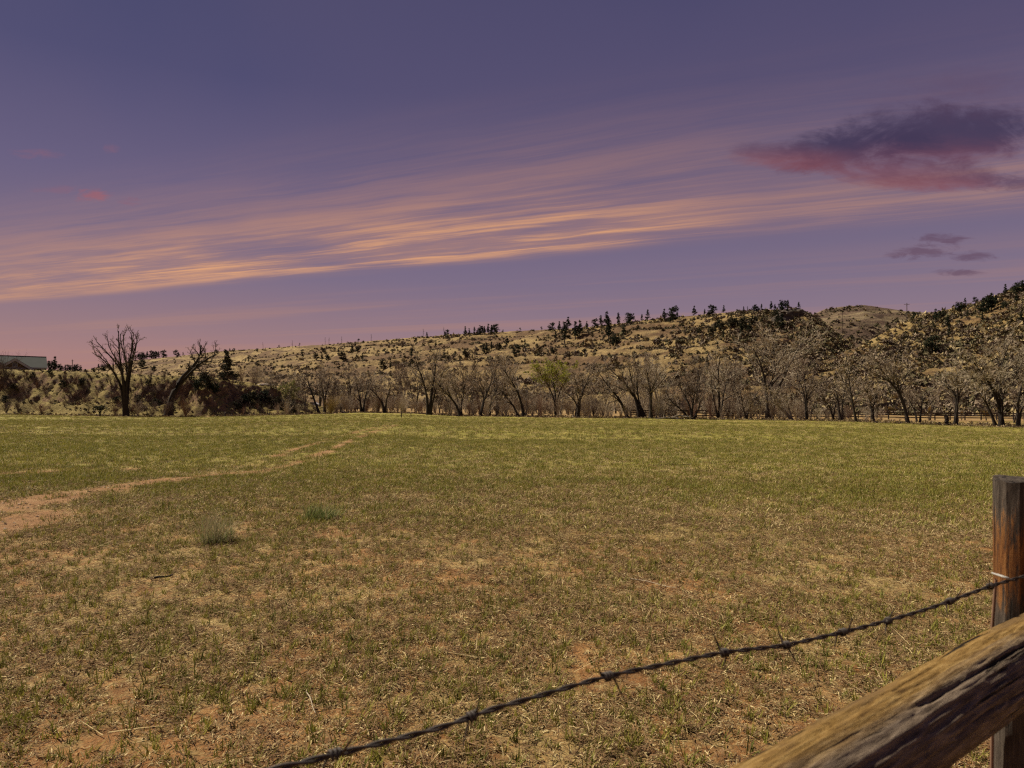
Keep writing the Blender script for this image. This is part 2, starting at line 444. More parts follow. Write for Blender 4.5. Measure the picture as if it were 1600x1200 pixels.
m_roof = simple('grey_green_roof', (.034, .037, .036), hue=(.034, .037, .036), var=.15, nscale=1.0)
m_hwall = simple('brown_siding', (.135, .085, .040), hue=(.135, .085, .040), var=.2)
m_trim = simple('pale_trim', (.34, .33, .32), hue=(.34, .33, .32))
m_glass = simple('dark_window', (.02, .024, .03), rough=.15, spec=.5, hue=(.02, .024, .03))
m_white = simple('white_paint', (.78, .78, .78), rough=.4, spec=.5, hue=(.8, .8, .8))
m_tyre = simple('tyre_rubber', (.02, .02, .02), hue=(.02, .02, .02))
m_stone = simple('pale_slab', (.50, .43, .36), hue=(.50, .43, .36), var=.2)

# ------------------------------------------------------------------ ground
ANG_F = np.arctan(np.linspace(-0.95, 0.95, 620))
ang = np.concatenate([np.linspace(-math.pi, ANG_F[0], 40, endpoint=False), ANG_F, np.linspace(ANG_F[-1], math.pi, 41)[1:-1]])
rad = np.concatenate([[0.25, 0.6, 1.0, 1.4], np.geomspace(1.8, 170, 440), np.geomspace(180, 6000, 34)])
A_, R_ = np.meshgrid(ang, rad)
GX = R_ * np.sin(A_); GY = R_ * np.cos(A_)
GZ = ground_z(GX, GY)
BARE = bare_at(GX, GY)
na, nr = len(ang), len(rad)
ii = np.arange(nr - 1)[:, None] * na; jj = np.arange(na)[None, :]; j2 = (jj + 1) % na
quads = np.stack([ii + jj, ii + j2, ii + na + j2, ii + na + jj], -1).reshape(-1, 4)[:, ::-1]
GV = np.stack([GX, GY, GZ], -1).reshape(-1, 3)
GV = np.vstack([GV, [[0, 0, gz(0, 0)]]])
fan = np.stack([np.full(na, len(GV) - 1), (np.arange(na) + 1) % na, np.arange(na)], -1)
me = mesh_np('ground', GV, [quads, fan], smooth=True)
at = me.attributes.new('bare', 'FLOAT', 'POINT')
at.data.foreach_set('value', np.concatenate([BARE.ravel(), [0]]).astype(np.float32))
uu = np.clip(GX / np.maximum(GY, 2), -1.6, 1.6)
ROUGH = sstep(GY - edge_dist(uu) + (fbm(GX * .22, GY * .22, 31, 4) - .5) * 9 + 2.5 * (uu < -.3), -2.0, 1.5) * (GY > 10)
at = me.attributes.new('rough', 'FLOAT', 'POINT')
at.data.foreach_set('value', np.concatenate([ROUGH.ravel(), [0]]).astype(np.float32))
g = obj('ground', me, mat=m_ground)
tag(g, 'wide pasture of thin dry and green grass on reddish soil', 'field', kind='structure')

# the bare wheel track: the trodden cells as a sheet of their own, a hair above the field
bq = BARE[:-1, :]
okq = (BARE[:-1, :] > .5) & (np.roll(BARE, -1, 1)[:-1, :] > .5) & (BARE[1:, :] > .5) & (np.roll(BARE, -1, 1)[1:, :] > .5)
q = quads[okq.reshape(-1)]
used, inv = np.unique(q.ravel(), return_inverse=True)
PV = GV[used].copy(); PV[:, 2] += 0.004
me = mesh_np('dirt_track', PV, inv.reshape(-1, 4), smooth=True)
for nm, src in (('bare', BARE), ('rough', ROUGH)):
    at = me.attributes.new(nm, 'FLOAT', 'POINT')
    at.data.foreach_set('value', src.ravel()[used].astype(np.float32))
o = obj('dirt_track', me, mat=m_ground)
tag(o, 'pale dirt wheel track curving across the pasture to the left', 'dirt track', kind='structure')

# ------------------------------------------------------------------ hills
class Hill:
    def __init__(self, name, label, tab, base, mat, nu, nt, power=1.15, amp=3.0, ns=.02, seed=1, back=.25, ledge=0.0):
        tab = np.array(tab, float)
        self.u = U(tab[:, 0]); self.py = tab[:, 1]; self.d1 = tab[:, 2]
        bt = np.array(base, float); self.bu = U(bt[:, 0]); self.bd = bt[:, 1]
        self.power, self.amp, self.ns, self.seed, self.back, self.ledge = power, amp, ns, seed, back, ledge
        us = np.linspace(self.u[0], self.u[-1], nu)
        ts = np.concatenate([np.linspace(0, 1, nt), 1 + np.linspace(.02, .6, 14)])
        UU, TT = np.meshgrid(us, ts)
        d0 = self.D0(UU); d1 = self.D1(UU)
        D = d0 + (d1 - d0) * TT
        Z = self.z(UU, D)
        V = np.stack([UU * D, D, Z], -1).reshape(-1, 3)
        n = nu; rows = len(ts)
        i = np.arange(rows - 1)[:, None] * n; j = np.arange(n - 1)[None, :]
        q = np.stack([i + j, i + j + 1, i + n + j + 1, i + n + j], -1).reshape(-1, 4)
        me = mesh_np(name, V, q, smooth=True)
        self.o = obj(name, me, mat=mat)
        tag(self.o, label, 'hill', kind='structure')
    def D0(self, u): return np.interp(u, self.bu, self.bd)
    def D1(self, u): return np.interp(u, self.u, self.d1)
    def z(self, u, D):
        u = np.asarray(u, float); D = np.asarray(D, float)
        d0, d1 = self.D0(u), self.D1(u)
        py = np.interp(u, self.u, self.py)
        zt = EYE + (HOR - py) / F * d1
        t = (D - d0) / (d1 - d0)
        zb = ground_z(u * d0, d0) - 0.8
        tt = np.clip(t, 0, 1)
        X = u * D
        prof = tt ** self.power
        if self.ledge:
            w = t * 9 + fbm(X * .012, D * .012, self.seed + 9, 3) * 3
            prof = prof + self.ledge * (sstep(w - np.floor(w), .3, .75) - (w - np.floor(w))) / 9 * sstep(tt, .02, .15) * (1 - sstep(tt, .9, 1))
        z = zb + (zt - zb) * prof
        env = sstep(tt, .02, .3) * (1 - sstep(tt, .75, .98)) + .10 * sstep(tt, .5, 1)
        z = z + (fbm(X * self.ns, D * self.ns, self.seed, 5) - .5) * 2 * self.amp * env
        z = z + (fbm(X * .16, D * .10, self.seed + 4, 3) - .5) * 1.1 * sstep(tt, .05, .2)
        over = np.clip(t - 1, 0, 2) * (d1 - d0)
        return z - over * self.back
    def hit(self, px, py):
        u = float(U(px)); d0, d1 = float(self.D0(u)), float(self.D1(u))
        D = np.linspace(d0, d1, 400)
        z = self.z(np.full_like(D, u), D)
        row = HOR - (z - EYE) / D * F
        k = np.where(row <= py)[0]
        i = k[0] if len(k) else int(np.argmin(row))
        return Vector((u * D[i], D[i], z[i]))

ridge = Hill('hill', 'long tan grassy ridge rising to the right behind the bare trees',
    [(-500, 592, 1350), (0, 583, 1200), (140, 577, 1100), (220, 562, 1000), (280, 556, 950), (340, 549, 900), (500, 539, 760), (600, 531, 690), (700, 523, 620), (800, 518, 560), (900, 513, 500), (960, 506, 470), (1000, 501, 450), (1080, 493, 420), (1150, 486, 390), (1200, 484, 370), (1252, 486, 350), (1268, 491, 346), (1290, 506, 338), (1310, 522, 333), (1335, 541, 330), (1370, 565, 325), (1440, 612, 315)],
    [(-500, 700), (0, 500), (300, 360), (500, 290), (800, 225), (1100, 185), (1250, 175), (1440, 190)],
    m_hill, 620, 170, 1.12, 3.2, .018, 11, .25, .75)
right_hill = Hill('hill', 'scrubby brown hillside climbing out of frame at the right edge',
    [(1130, 628, 215), (1200, 603, 225), (1270, 570, 240), (1325, 548, 262), (1352, 538, 275), (1385, 518, 290), (1418, 500, 300), (1445, 492, 300), (1470, 486, 298), (1510, 478, 290), (1545, 467, 280), (1575, 455, 275), (1600, 445, 270), (1700, 405, 260), (2000, 330, 250), (2400, 300, 240)],
    [(1130, 170), (1300, 165), (1600, 150), (2400, 140)],
    m_hill_r, 420, 150, 1.15, 2.4, .028, 23, .25, .5)
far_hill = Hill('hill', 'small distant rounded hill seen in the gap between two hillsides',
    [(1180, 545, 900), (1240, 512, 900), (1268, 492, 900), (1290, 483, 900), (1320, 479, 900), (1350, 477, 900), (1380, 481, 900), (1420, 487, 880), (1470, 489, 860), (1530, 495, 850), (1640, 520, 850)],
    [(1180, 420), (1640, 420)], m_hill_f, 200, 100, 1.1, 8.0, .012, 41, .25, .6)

# ------------------------------------------------------------------ the eroded bank and the terrace above it
class Bank:
    PX = np.array([-700, -150, 0, 80, 160, 250, 330, 380, 430, 460, 490, 530, 560], float)
    TP = np.array([572, 576, 579, 580, 586, 590, 593, 600, 606, 619, 634, 644, 648], float)
    FD = np.array([112, 113, 115, 115, 116, 118, 121, 124, 128, 131, 136, 146, 155], float)
    def foot(self, u): return np.interp(u, U(self.PX), self.FD)
    def z(self, u, D):
        u = np.asarray(u, float); D = np.asarray(D, float)
        f = self.foot(u); top = f + 15
        zt = EYE + (HOR - np.interp(u, U(self.PX), self.TP)) / F * top
        X = u * D
        zb = ground_z(X, f) - .35
        gul = (fbm(X * .20, D * .08, 51, 5, .65) - .5)
        t = (D - f) / 15.0 + gul * (.30 + .45 * sstep(u, -.58, -.42)) * sstep((D - f) / 15, .0, .25)
        prof = 0.34 * sstep(t, .0, .5) + 0.66 * sstep(t, .36, .86)
        z = zb + (zt - zb) * prof
        rise = 0.055 * np.clip(D - top, 0, 32) * sstep(zt, 2.0, 6.5)
        z = z + rise + (fbm(X * .45, D * .45, 55, 5, .65) - .5) * .8 * sstep(t, .02, .2)
        return z - np.clip(D - top - 60, 0, 400) * .05
bank = Bank()
us = np.linspace(float(U(-700)), float(U(556)), 520)
ds = np.concatenate([np.linspace(-1.0, 18, 90), np.geomspace(19, 260, 40)])
UU, DD = np.meshgrid(us, ds); D = bank.foot(UU) + DD
Z = bank.z(UU, D)
n = len(us); i = np.arange(len(ds) - 1)[:, None] * n; j = np.arange(n - 1)[None, :]
me = mesh_np('bank', np.stack([UU * D, D, Z], -1).reshape(-1, 3), np.stack([i + j, i + j + 1, i + n + j + 1, i + n + j], -1).reshape(-1, 4), smooth=True)
tag(obj('eroded_terrain', me, mat=m_bank), 'eroded reddish bank with a grassy terrace on top at far left', 'bank', kind='structure')
def bank_at(px, depth):
    """depth in metres behind the bank's foot"""
    u = float(U(px)); D = float(bank.foot(u)) + depth
    return Vector((u * D, D, float(bank.z(np.array([u]), np.array([D]))[0])))

# ------------------------------------------------------------------ branching plants
def frames(T):
    ref = np.where(np.abs(T[..., 2:3]) > .9, np.array([1., 0, 0]), np.array([0, 0, 1.]))
    a = np.cross(T, ref); a /= np.linalg.norm(a, axis=-1, keepdims=True) + 1e-9
    return a, np.cross(T, a)

def tubes(P, Rr, sides):
    """P (n,K,3) polylines, Rr (n,K) radii -> verts, quads"""
    n, K, _ = P.shape
    T = np.gradient(P, axis=1); T /= np.linalg.norm(T, axis=-1, keepdims=True) + 1e-9
    a, b = frames(T)
    th = np.arange(sides) * 2 * math.pi / sides
    V = P[:, :, None] + Rr[:, :, None, None] * (a[:, :, None] * np.cos(th)[:, None] + b[:, :, None] * np.sin(th)[:, None])
    base = (np.arange(n) * K * sides)[:, None, None] + (np.arange(K - 1) * sides)[None, :, None]
    s = np.arange(sides)[None, None]; s2 = (s + 1) % sides
    q = np.stack([base + s, base + s2, base + sides + s2, base + sides + s], -1).reshape(-1, 4)
    return V.reshape(-1, 3), q

def join(parts):
    Vs, Fs, off = [], [], 0
    for v, f in parts:
        Vs.append(v); Fs.append(np.asarray(f) + off); off += len(v)
    ks = {}
    for f in Fs: ks.setdefault(f.shape[1], []).append(f)
    return np.vstack(Vs), [np.vstack(x) for x in ks.values()]

def children(rng, P, Rr, per, t0, t1, ang, lmin, lmax, K, rscale, up=.25, wob=.18, lenfall=.35, rend=.35):
    """per children on every polyline, as polylines of K points"""
    n, Kp, _ = P.shape
    idx = np.repeat(np.arange(n), per); m = len(idx)
    t = rng.uniform(t0, t1, m)
    if per > 1:
        t = t0 + (t1 - t0) * ((np.tile(np.arange(per), n) + rng.uniform(0, 1, m)) / per)
    f = t * (Kp - 1); k = np.minimum(f.astype(int), Kp - 2); w = (f - k)[:, None]
    p0 = P[idx, k] * (1 - w) + P[idx, k + 1] * w
    T = P[idx, k + 1] - P[idx, k]; T /= np.linalg.norm(T, axis=-1, keepdims=True) + 1e-9
    a, b = frames(T)
    ph = rng.uniform(0, 2 * math.pi, m)[:, None]
    th = np.radians(rng.uniform(ang[0], ang[1], m))[:, None]
    d = T * np.cos(th) + (a * np.cos(ph) + b * np.sin(ph)) * np.sin(th)
    plen = np.linalg.norm(np.diff(P, axis=1), axis=-1).sum(1)[idx]
    L = plen * rng.uniform(lmin, lmax, m) * (1 - lenfall * (t - t0) / max(t1 - t0, 1e-6))
    r0 = (Rr[idx, k] * (1 - w[:, 0]) + Rr[idx, k + 1] * w[:, 0]) * rscale
    pts = [p0]; dd = d
    for s in range(K - 1):
        dd = dd + rng.normal(0, wob, (m, 3)) + np.array([0, 0, up / (K - 1)])
        dd = dd / (np.linalg.norm(dd, axis=-1, keepdims=True) + 1e-9)
        pts.append(pts[-1] + dd * (L / (K - 1))[:, None])
    Q = np.stack(pts, 1)
    rr = r0[:, None] * np.linspace(1, rend, K)[None]
    return Q, rr

def stems_to(P_list, r_list, K=10):
    """resample hand-laid stems (list of (x,y,z)) to K points with taper"""
    out, rr = [], []
    for pts, (ra, rb) in zip(P_list, r_list):
        pts = np.array(pts, float)
        d = np.concatenate([[0], np.cumsum(np.linalg.norm(np.diff(pts, axis=0), axis=1))])
        tt = np.linspace(0, d[-1], K)
        q = np.stack([np.interp(tt, d, pts[:, k]) for k in range(3)], -1)
        q[1:-1] = .25 * q[:-2] + .5 * q[1:-1] + .25 * q[2:]
        out.append(q); rr.append(ra + (rb - ra) * np.linspace(0, 1, K) ** .8)
    return np.stack(out), np.stack(rr)

def bare_tree_meshes(rng, P0, R0, n=(7, 5, 5, 4), t0=.35, spread=(22, 52), l1=(.30, .55), twig_r=.010, bud=None, bud_n=1, up=.3, fineL=(.45, .9)):
    """returns trunk (verts, faces), crown (verts, faces), buds"""
    lim, rl = children(rng, P0, R0, n[0], t0, .98, spread, l1[0], l1[1], 6, .62, up=up, wob=.16, rend=.30)
    sub, rs = children(rng, lim, rl, n[1], .18, 1.0, (25, 60), .30, .60, 5, .62, up=up * .8, wob=.2, rend=.35)
    twg, rt = children(rng, sub, rs, n[2], .12, 1.0, (25, 65), .35, .70, 4, .6, up=up * .6, wob=.22, rend=.45)
    fin, rf = children(rng, twg, rt, n[3], .10, 1.0, (20, 60), fineL[0], fineL[1], 3, .7, up=.15, wob=.2, rend=.5)
    rl = np.maximum(rl, .036); rs = np.maximum(rs, .026); rt = np.maximum(rt, twig_r * 1.5); rf = np.maximum(rf, twig_r) * np.array([1, .9, .6])
    flare = R0.copy(); flare[:, 0] *= 1.45; flare[:, 1] *= 1.08
    P0 = P0.copy(); P0[:, 0, 2] -= .25
    trunk = join([tubes(P0, flare, 9), tubes(lim, rl, 6)])
    crown = join([tubes(sub, rs, 4), tubes(twg, rt, 3), tubes(fin, rf, 3)])
    buds = None
    if bud:
        c = np.concatenate([fin[:, 1], fin[:, 2], twg[:, -1]]); c = np.repeat(c, bud_n, 0)
        c = c + rng.normal(0, .10, c.shape)
        buds = tri_cloud(rng, c, bud)
    return trunk, crown, buds

def tri_cloud(rng, C, size, flat=0.0):
    m = len(C)
    a = rng.normal(0, 1, (m, 3)); b = rng.normal(0, 1, (m, 3))
    a[:, 2] *= 1 - flat; b[:, 2] *= 1 - flat
    a /= np.linalg.norm(a, axis=1, keepdims=True); b /= np.linalg.norm(b, axis=1, keepdims=True)
    s = (size * rng.uniform(.6, 1.4, m))[:, None]
    V = np.stack([C - a * s * .5, C + a * s * .5, C + b * s], 1).reshape(-1, 3)
    return V, np.arange(m * 3).reshape(-1, 3)

def random_stems(rng, H, r, forks, lean=.12, spread=.35):
    P, Rr = [], []
    lx, ly = rng.normal(0, lean, 2)
    for k in range(forks):
        a = rng.uniform(0, 2 * math.pi); s = spread * rng.uniform(.4, 1.0) if forks > 1 else spread * .3
        h = H * rng.uniform(.72, 1.0)
        pts = [(rng.normal(0, .1), rng.normal(0, .1), 0)]
        fk = rng.uniform(.10, .28)
        for t in (fk, .5, .75, 1.0):
            g = max(t - fk * .6, 0)
            pts.append((lx * h * t + math.cos(a) * s * h * g + rng.normal(0, .03) * h * t, ly * h * t + math.sin(a) * s * h * g + rng.normal(0, .03) * h * t, h * t))
        P.append(pts); Rr.append((r * rng.uniform(.75, 1.0), r * .16))
    return stems_to(P, Rr)

def build_tree(name, loc, stems, rng, label, group, bark=None, twig=None, bud=None, budmat=None, **kw):
    P0, R0 = stems
    tr, cr, bd = bare_tree_meshes(rng, P0, R0, bud=bud, **kw)
    e = empty(name, loc)
    obj('trunk', mesh_np('trunk', tr[0], tr[1], True), e, bark or m_bark)
    obj('crown', mesh_np('crown', cr[0], cr[1], False), e, twig or m_twig)
    if bd is not None:
        obj('leaf_buds', mesh_np('leaf_buds', bd[0], bd[1], False), e, budmat or m_bud)
    tag(e, label, 'tree', group)
    return e

# ---- trees laid out one by one; stems are given by where they stand in the view at the tree's own distance
def hero(base, Y, stems, label, rng_seed, widths, ydev=.10, **kw):
    """base: picture column; stems: lists of (column, row) from the foot up"""
    rng = np.random.default_rng(rng_seed)
    u = float(U(base)); X0 = u * Y; z0 = kw.pop('z0', None)
    if z0 is None: z0 = gz(X0, Y)
    zrow = HOR - (z0 - EYE) / Y * F
    vs = kw.pop('vs', 1.0)
    P, Rr = [], []
    for st, w in zip(stems, widths):
        dirr = rng.normal(0, ydev)
        pts = []
        r0 = st[0][1]
        for (cx, cy) in st:
            w3 = W(cx, cy - (r0 - zrow), Y)
            hgt = (w3.z - z0) * vs
            pts.append((w3.x - X0, dirr * max(hgt, 0) + rng.normal(0, .02) * hgt, hgt))
        P.append(pts); Rr.append((w * Y / F / 2, w * Y / F / 2 * .18))
    return build_tree('bare_tree', (X0, Y, z0), stems_to(P, Rr), rng, label, kw.pop('group', 'bare cottonwoods along the creek'), **kw)

bt = bank_at(195, .6)
hero(195, 116.2, [[(197, 648), (197, 600), (193, 575), (172, 548), (156, 532)], [(196, 648), (196, 605), (190, 560), (180, 540), (174, 517)],
                  [(197, 648), (198, 590), (197, 560), (196, 535), (195, 516)], [(198, 648), (199, 590), (204, 560), (210, 535), (207, 517)], [(199, 648), (200, 595), (212, 555), (222, 530), (226, 522)], [(195, 648), (194, 598), (176, 565), (160, 552), (152, 549)],
                  [(196, 648), (195, 602), (184, 562), (168, 540), (163, 526)], [(197, 648), (197, 596), (190, 555), (186, 535), (184, 520)], [(198, 648), (198, 594), (202, 555), (201, 535), (201, 519)], [(199, 648), (200, 594), (208, 562), (216, 540), (217, 520)], [(196, 648), (195, 606), (178, 572), (166, 556), (157, 542)]],
     'tall bare vase-shaped tree standing alone against the sunset sky', 101, [6, 5, 6.5, 6, 5.5, 4.5, 4, 4, 4, 4, 4], n=(6, 3, 3, 2), t0=.45, spread=(8, 26), l1=(.13, .25), twig=m_twigd, z0=gz(-64, 116), up=.5)
hero(262, 119.5, [[(262, 640), (266, 608), (280, 578), (300, 561), (311, 545), (311, 526)], [(261, 640), (268, 600), (295, 566), (316, 549), (333, 540)]],
     'dark bare tree leaning hard to the right above the eroded bank', 102, [11, 9], n=(10, 6, 4, 2), t0=.62, spread=(25, 65), l1=(.14, .26), twig=m_twigd, z0=float(bank.z(np.array([float(U(262))]), np.array([119.5]))[0]))
SP = dict(n=(7, 5, 5, 2))
H = [
 (455, 141, [[(452, 620), (450, 600), (447, 585), (440, 572)], [(453, 620), (452, 598), (455, 580), (459, 568)]], [5, 4], 'slim dark tree with a greenish haze, just beyond the bank', dict(n=(7, 5, 5, 3), bud=.16, budmat=m_bud2)),
 (497, 140, [[(499, 640), (490, 615), (482, 592), (476, 572), (472, 562)]], [6], 'single dark trunk leaning left above the glimpsed white vehicle', SP),
 (507, 146, [[(507, 640), (505, 612), (501, 592), (498, 575)], [(508, 640), (507, 610), (511, 588), (513, 572)]], [6, 5], 'forked dark tree just right of the trunk over the white vehicle', SP),
 (566, 152, [[(565, 640), (563, 618), (560, 600), (557, 586)], [(567, 640), (569, 615), (572, 600), (574, 585)]], [6, 5], 'upright forked creek tree left of the field stakes', SP),
 (602, 150, [[(601, 642), (597, 622), (585, 606), (578, 598)], [(602, 642), (604, 618), (610, 600), (612, 585)]], [7, 5], 'low forked tree with a limb reaching left near the field stakes', SP),
 (671, 136, [[(669, 648), (667, 612), (660, 580), (652, 560), (650, 548)], [(671, 648), (674, 610), (678, 580), (680, 562), (678, 547)], [(672, 648), (682, 600), (690, 580), (695, 568)]], [8, 8, 5], 'tallest dark twin-stemmed tree of the left creek row', dict(n=(8, 5, 5, 3))),
 (720, 131, [[(720, 651), (712, 628), (700, 612), (690, 600), (682, 588)]], [7], 'bare dark trunk leaning left beside the tall twin-stemmed tree', SP),
 (751, 131, [[(750, 652), (755, 625), (763, 605), (768, 588), (770, 575)], [(751, 652), (757, 622), (752, 604), (746, 588)]], [6, 5], 'thin creek tree leaning right with one fork to the left', SP),
 (766, 135, [[(765, 650), (766, 628), (772, 610), (779, 595)]], [6], 'short dark tree close behind the thin one leaning right', SP),
 (812, 131, [[(810, 650), (802, 630), (790, 612), (780, 600)]], [6], 'lower of two trunks leaning left before the green budding tree', SP),
 (820, 130, [[(819, 652), (813, 620), (806, 600), (795, 580), (785, 565)]], [7], 'longer of two trunks leaning left before the green budding tree', SP),
 (868, 138, [[(868, 650), (866, 620), (858, 598), (848, 582), (843, 572)], [(868, 650), (868, 615), (866, 590), (862, 568)], [(869, 650), (871, 618), (880, 592), (884, 572)]], [6, 6, 5], 'tree with a bright yellow-green budding crown', dict(n=(8, 6, 5, 2), bud=.22, budmat=m_bud, t0=.5)),
 (904, 128, [[(903, 652), (904, 625), (910, 605), (918, 588), (920, 575)], [(903, 652), (902, 628), (892, 612), (882, 606)], [(904, 652), (907, 620), (902, 598), (898, 582)]], [8, 6, 5], 'dark spreading tree just right of the green budding tree', SP),
 (981, 126, [[(981, 651), (974, 628), (962, 608), (948, 590), (936, 570)], [(980, 651), (970, 622), (955, 608), (940, 604)]], [7, 5], 'leaning tree whose long limb slants left to the ridge foot', SP),
 (1003, 126, [[(1008, 651), (998, 622), (987, 602), (972, 580), (951, 558)], [(1000, 651), (994, 620), (988, 590), (985, 568), (982, 552)], [(1004, 651), (997, 612), (996, 585), (999, 562)]], [8, 8, 6], 'largest dark tree mid-row with three stems fanning left', dict(n=(8, 6, 5, 2))),
 (1017, 123, [[(1017, 653), (1017, 620), (1018, 600), (1012, 580), (1010, 562)], [(1017, 653), (1018, 605), (1024, 588), (1031, 570)]], [9, 6], 'straight thick trunk forking high, right of the three-stemmed tree', SP),
 (1078, 121, [[(1082, 655), (1078, 630), (1070, 610), (1062, 596)], [(1080, 655), (1082, 625), (1084, 605), (1088, 590)], [(1078, 655), (1068, 640), (1056, 630), (1046, 615)], [(1084, 655), (1092, 635), (1096, 615)]], [6, 6, 5, 4], 'bushy many-stemmed tree above the fallen branch', dict(n=(6, 5, 5, 4), twig=m_twigd)),
 (1124, 124, [[(1124, 655), (1123, 620), (1120, 585), (1121, 560), (1122, 543)], [(1122, 655), (1116, 625), (1112, 600), (1110, 578)], [(1126, 655), (1131, 620), (1136, 595), (1142, 572)]], [7, 5, 5], 'tall slender pale-twigged tree rising to the ridge mid-slope', dict(n=(7, 6, 5, 2), twig=m_twigp)),
 (1168, 121, [[(1165, 656), (1172, 636), (1180, 618), (1188, 600)], [(1166, 656), (1160, 630), (1156, 606)], [(1170, 656), (1184, 640), (1194, 628)]], [6, 5, 4], 'low brushy tree leaning right into the pale big crown', dict(n=(7, 5, 5, 4))),
 (1203, 132, [[(1201, 655), (1196, 612), (1192, 575), (1180, 545), (1172, 530)], [(1203, 655), (1204, 600), (1208, 560), (1205, 530), (1203, 516)], [(1205, 655), (1212, 605), (1228, 565), (1240, 535), (1248, 520)]], [9, 9, 8], 'broad pale-crowned cottonwood below the dark rock nose', dict(n=(9, 7, 5, 3), twig=m_twigp, twig_r=.011)),
 (1236, 117, [[(1240, 657), (1226, 640), (1214, 630), (1204, 622)], [(1238, 657), (1232, 630), (1228, 612)], [(1236, 657), (1228, 645), (1218, 622), (1206, 605)]], [6, 5, 4], 'low pale tangled tree sprawling left at the field edge', dict(n=(7, 5, 5, 4), bark=m_barkp, twig=m_twigp)),
 (1260, 116, [[(1260, 658), (1259, 625), (1256, 600), (1250, 585)], [(1260, 658), (1261, 620), (1268, 604), (1276, 590)], [(1261, 658), (1260, 610), (1258, 588), (1256, 568)]], [6, 4, 5], 'slim grey tree at the left end of the rail fence', SP),
 (1302, 118, [[(1302, 657), (1298, 635), (1290, 622), (1282, 612)], [(1302, 657), (1304, 632), (1310, 612), (1312, 598)]], [5, 4], 'small forked tree in front of the rail fence gap', SP),
 (1315, 116, [[(1313, 658), (1310, 630), (1308, 610), (1302, 590)], [(1316, 658), (1317, 628), (1320, 606), (1326, 590)]], [7, 6], 'twin-stemmed tree second left of the thin leaning trunk', SP),
 (1338, 110, [[(1338, 662), (1332, 630), (1327, 600), (1325, 577), (1316, 564)], [(1338, 662), (1331, 620), (1327, 580), (1330, 562), (1336, 550)]], [6, 4], 'thin dark trunk leaning left, taller than its neighbours', SP),
 (1364, 113, [[(1364, 661), (1363, 635), (1360, 615), (1356, 600)], [(1365, 661), (1366, 630), (1370, 612)]], [8, 4], 'stubby rough tree at the start of the open rail fence', dict(n=(7, 5, 5, 4))),
 (1419, 108, [[(1419, 663), (1414, 630), (1405, 604), (1398, 590), (1385, 578), (1365, 568)], [(1419, 663), (1414, 625), (1405, 600), (1404, 580), (1394, 562), (1388, 550)], [(1420, 663), (1414, 620), (1406, 598), (1396, 586), (1384, 574)]], [8, 7, 5], 'curving dark tree with a long limb arching left over the fence', dict(n=(8, 6, 5, 2), t0=.5)),
 (1436, 112, [[(1433, 661), (1432, 640), (1428, 625), (1422, 610)], [(1437, 661), (1441, 636), (1443, 620), (1452, 604)]], [5, 5], 'small V-shaped tree beside the rail fence', SP),
 (1493, 106, [[(1493, 665), (1495, 635), (1496, 615), (1490, 598), (1480, 585)], [(1493, 665), (1495, 625), (1499, 606), (1508, 590)], [(1494, 665), (1496, 618), (1494, 595), (1496, 575)]], [9, 6, 6], 'straight thick trunk with a pale crown right of the dark stump', dict(n=(8, 6, 5, 2), twig=m_twigp, t0=.5)),
 (1556, 101, [[(1556, 668), (1548, 643), (1540, 622), (1528, 604)], [(1556, 668), (1547, 640), (1544, 630), (1552, 618), (1557, 612)]], [8, 3], 'broken trunk leaning left with a short pale top', dict(n=(5, 4, 4, 3), twig=m_twigp, t0=.6)),
 (1566, 100, [[(1565, 668), (1563, 630), (1553, 600), (1540, 578), (1525, 558), (1515, 545)], [(1566, 668), (1565, 625), (1573, 600), (1588, 580), (1598, 562)], [(1566, 668), (1564, 625), (1562, 598), (1565, 560), (1575, 525)], [(1564, 668), (1562, 625), (1546, 596), (1525, 585), (1512, 580)]], [11, 8, 8, 6], 'big spreading cottonwood with four limbs near the right edge', dict(n=(9, 7, 5, 2), t0=.42, twig=m_twigp)),
 (1592, 98, [[(1591, 669), (1589, 630), (1592, 605), (1600, 575), (1606, 540)], [(1592, 669), (1594, 640), (1605, 618), (1620, 600)]], [8, 6], 'last dark trunk at the picture edge right of the big cottonwood', dict(n=(8, 6, 5, 2), twig=m_twigp)),
]
for k, (bx, Y, st, wd, lab, kw) in enumerate(H):
    hero(bx, Y, st, lab, 200 + k, [w * .70 for w in wd], vs=.86, **kw)

# ---- the ranks behind: a few grown trees, copied
protos = []
for k in range(8):
    rng = np.random.default_rng(400 + k)
    Ht = 10.0
    e = build_tree('creek_tree', (0, 0, 0), random_stems(rng, Ht, .17, 2 + k % 3, .10, .36), rng, 'x', 'bare trees in the rank behind the creek row',
                   bark=[m_bark, m_barkp][k % 2], twig=[m_twig, m_twigp, m_twig, m_twigd][k % 4], n=(7, 6, 5, 2), t0=.28, twig_r=.012)
    protos.append(e)
rank = []
rr = random.Random(5)
x = 432
while x < 1640:
    d = float(edge_dist(U(x)))
    Y = d + rr.uniform(8, 42)
    h = rr.uniform(44, 82) if x > 620 else rr.uniform(40, 66)
    if 1270 < x < 1500: h *= .78
    rank.append((x, Y, h * Y / F / 10.0))
    x += rr.uniform(13, 24) if x < 1270 else rr.uniform(32, 50)
first = [True] * 8
for k, (x, Y, sc) in enumerate(rank):
    i = rr.randrange(8)
    X = float(U(x)) * Y; loc = (X, Y, gz(X, Y) - .1); rz = rr.uniform(0, 6.28)
    if first[i]:
        e = protos[i]; first[i] = False; e.location = loc; e.rotation_euler = (0, 0, rz); e.scale = (sc,) * 3
    else:
        e = copy_tree(protos[i], loc, rz, sc)
    e['label'] = 'grey bare tree in the rank behind the creek row, %s from the left' % ordinal(k + 1)
for i in range(8):
    if first[i]:
        for ch in list(protos[i].children): bpy.data.objects.remove(ch)
        bpy.data.objects.remove(protos[i])

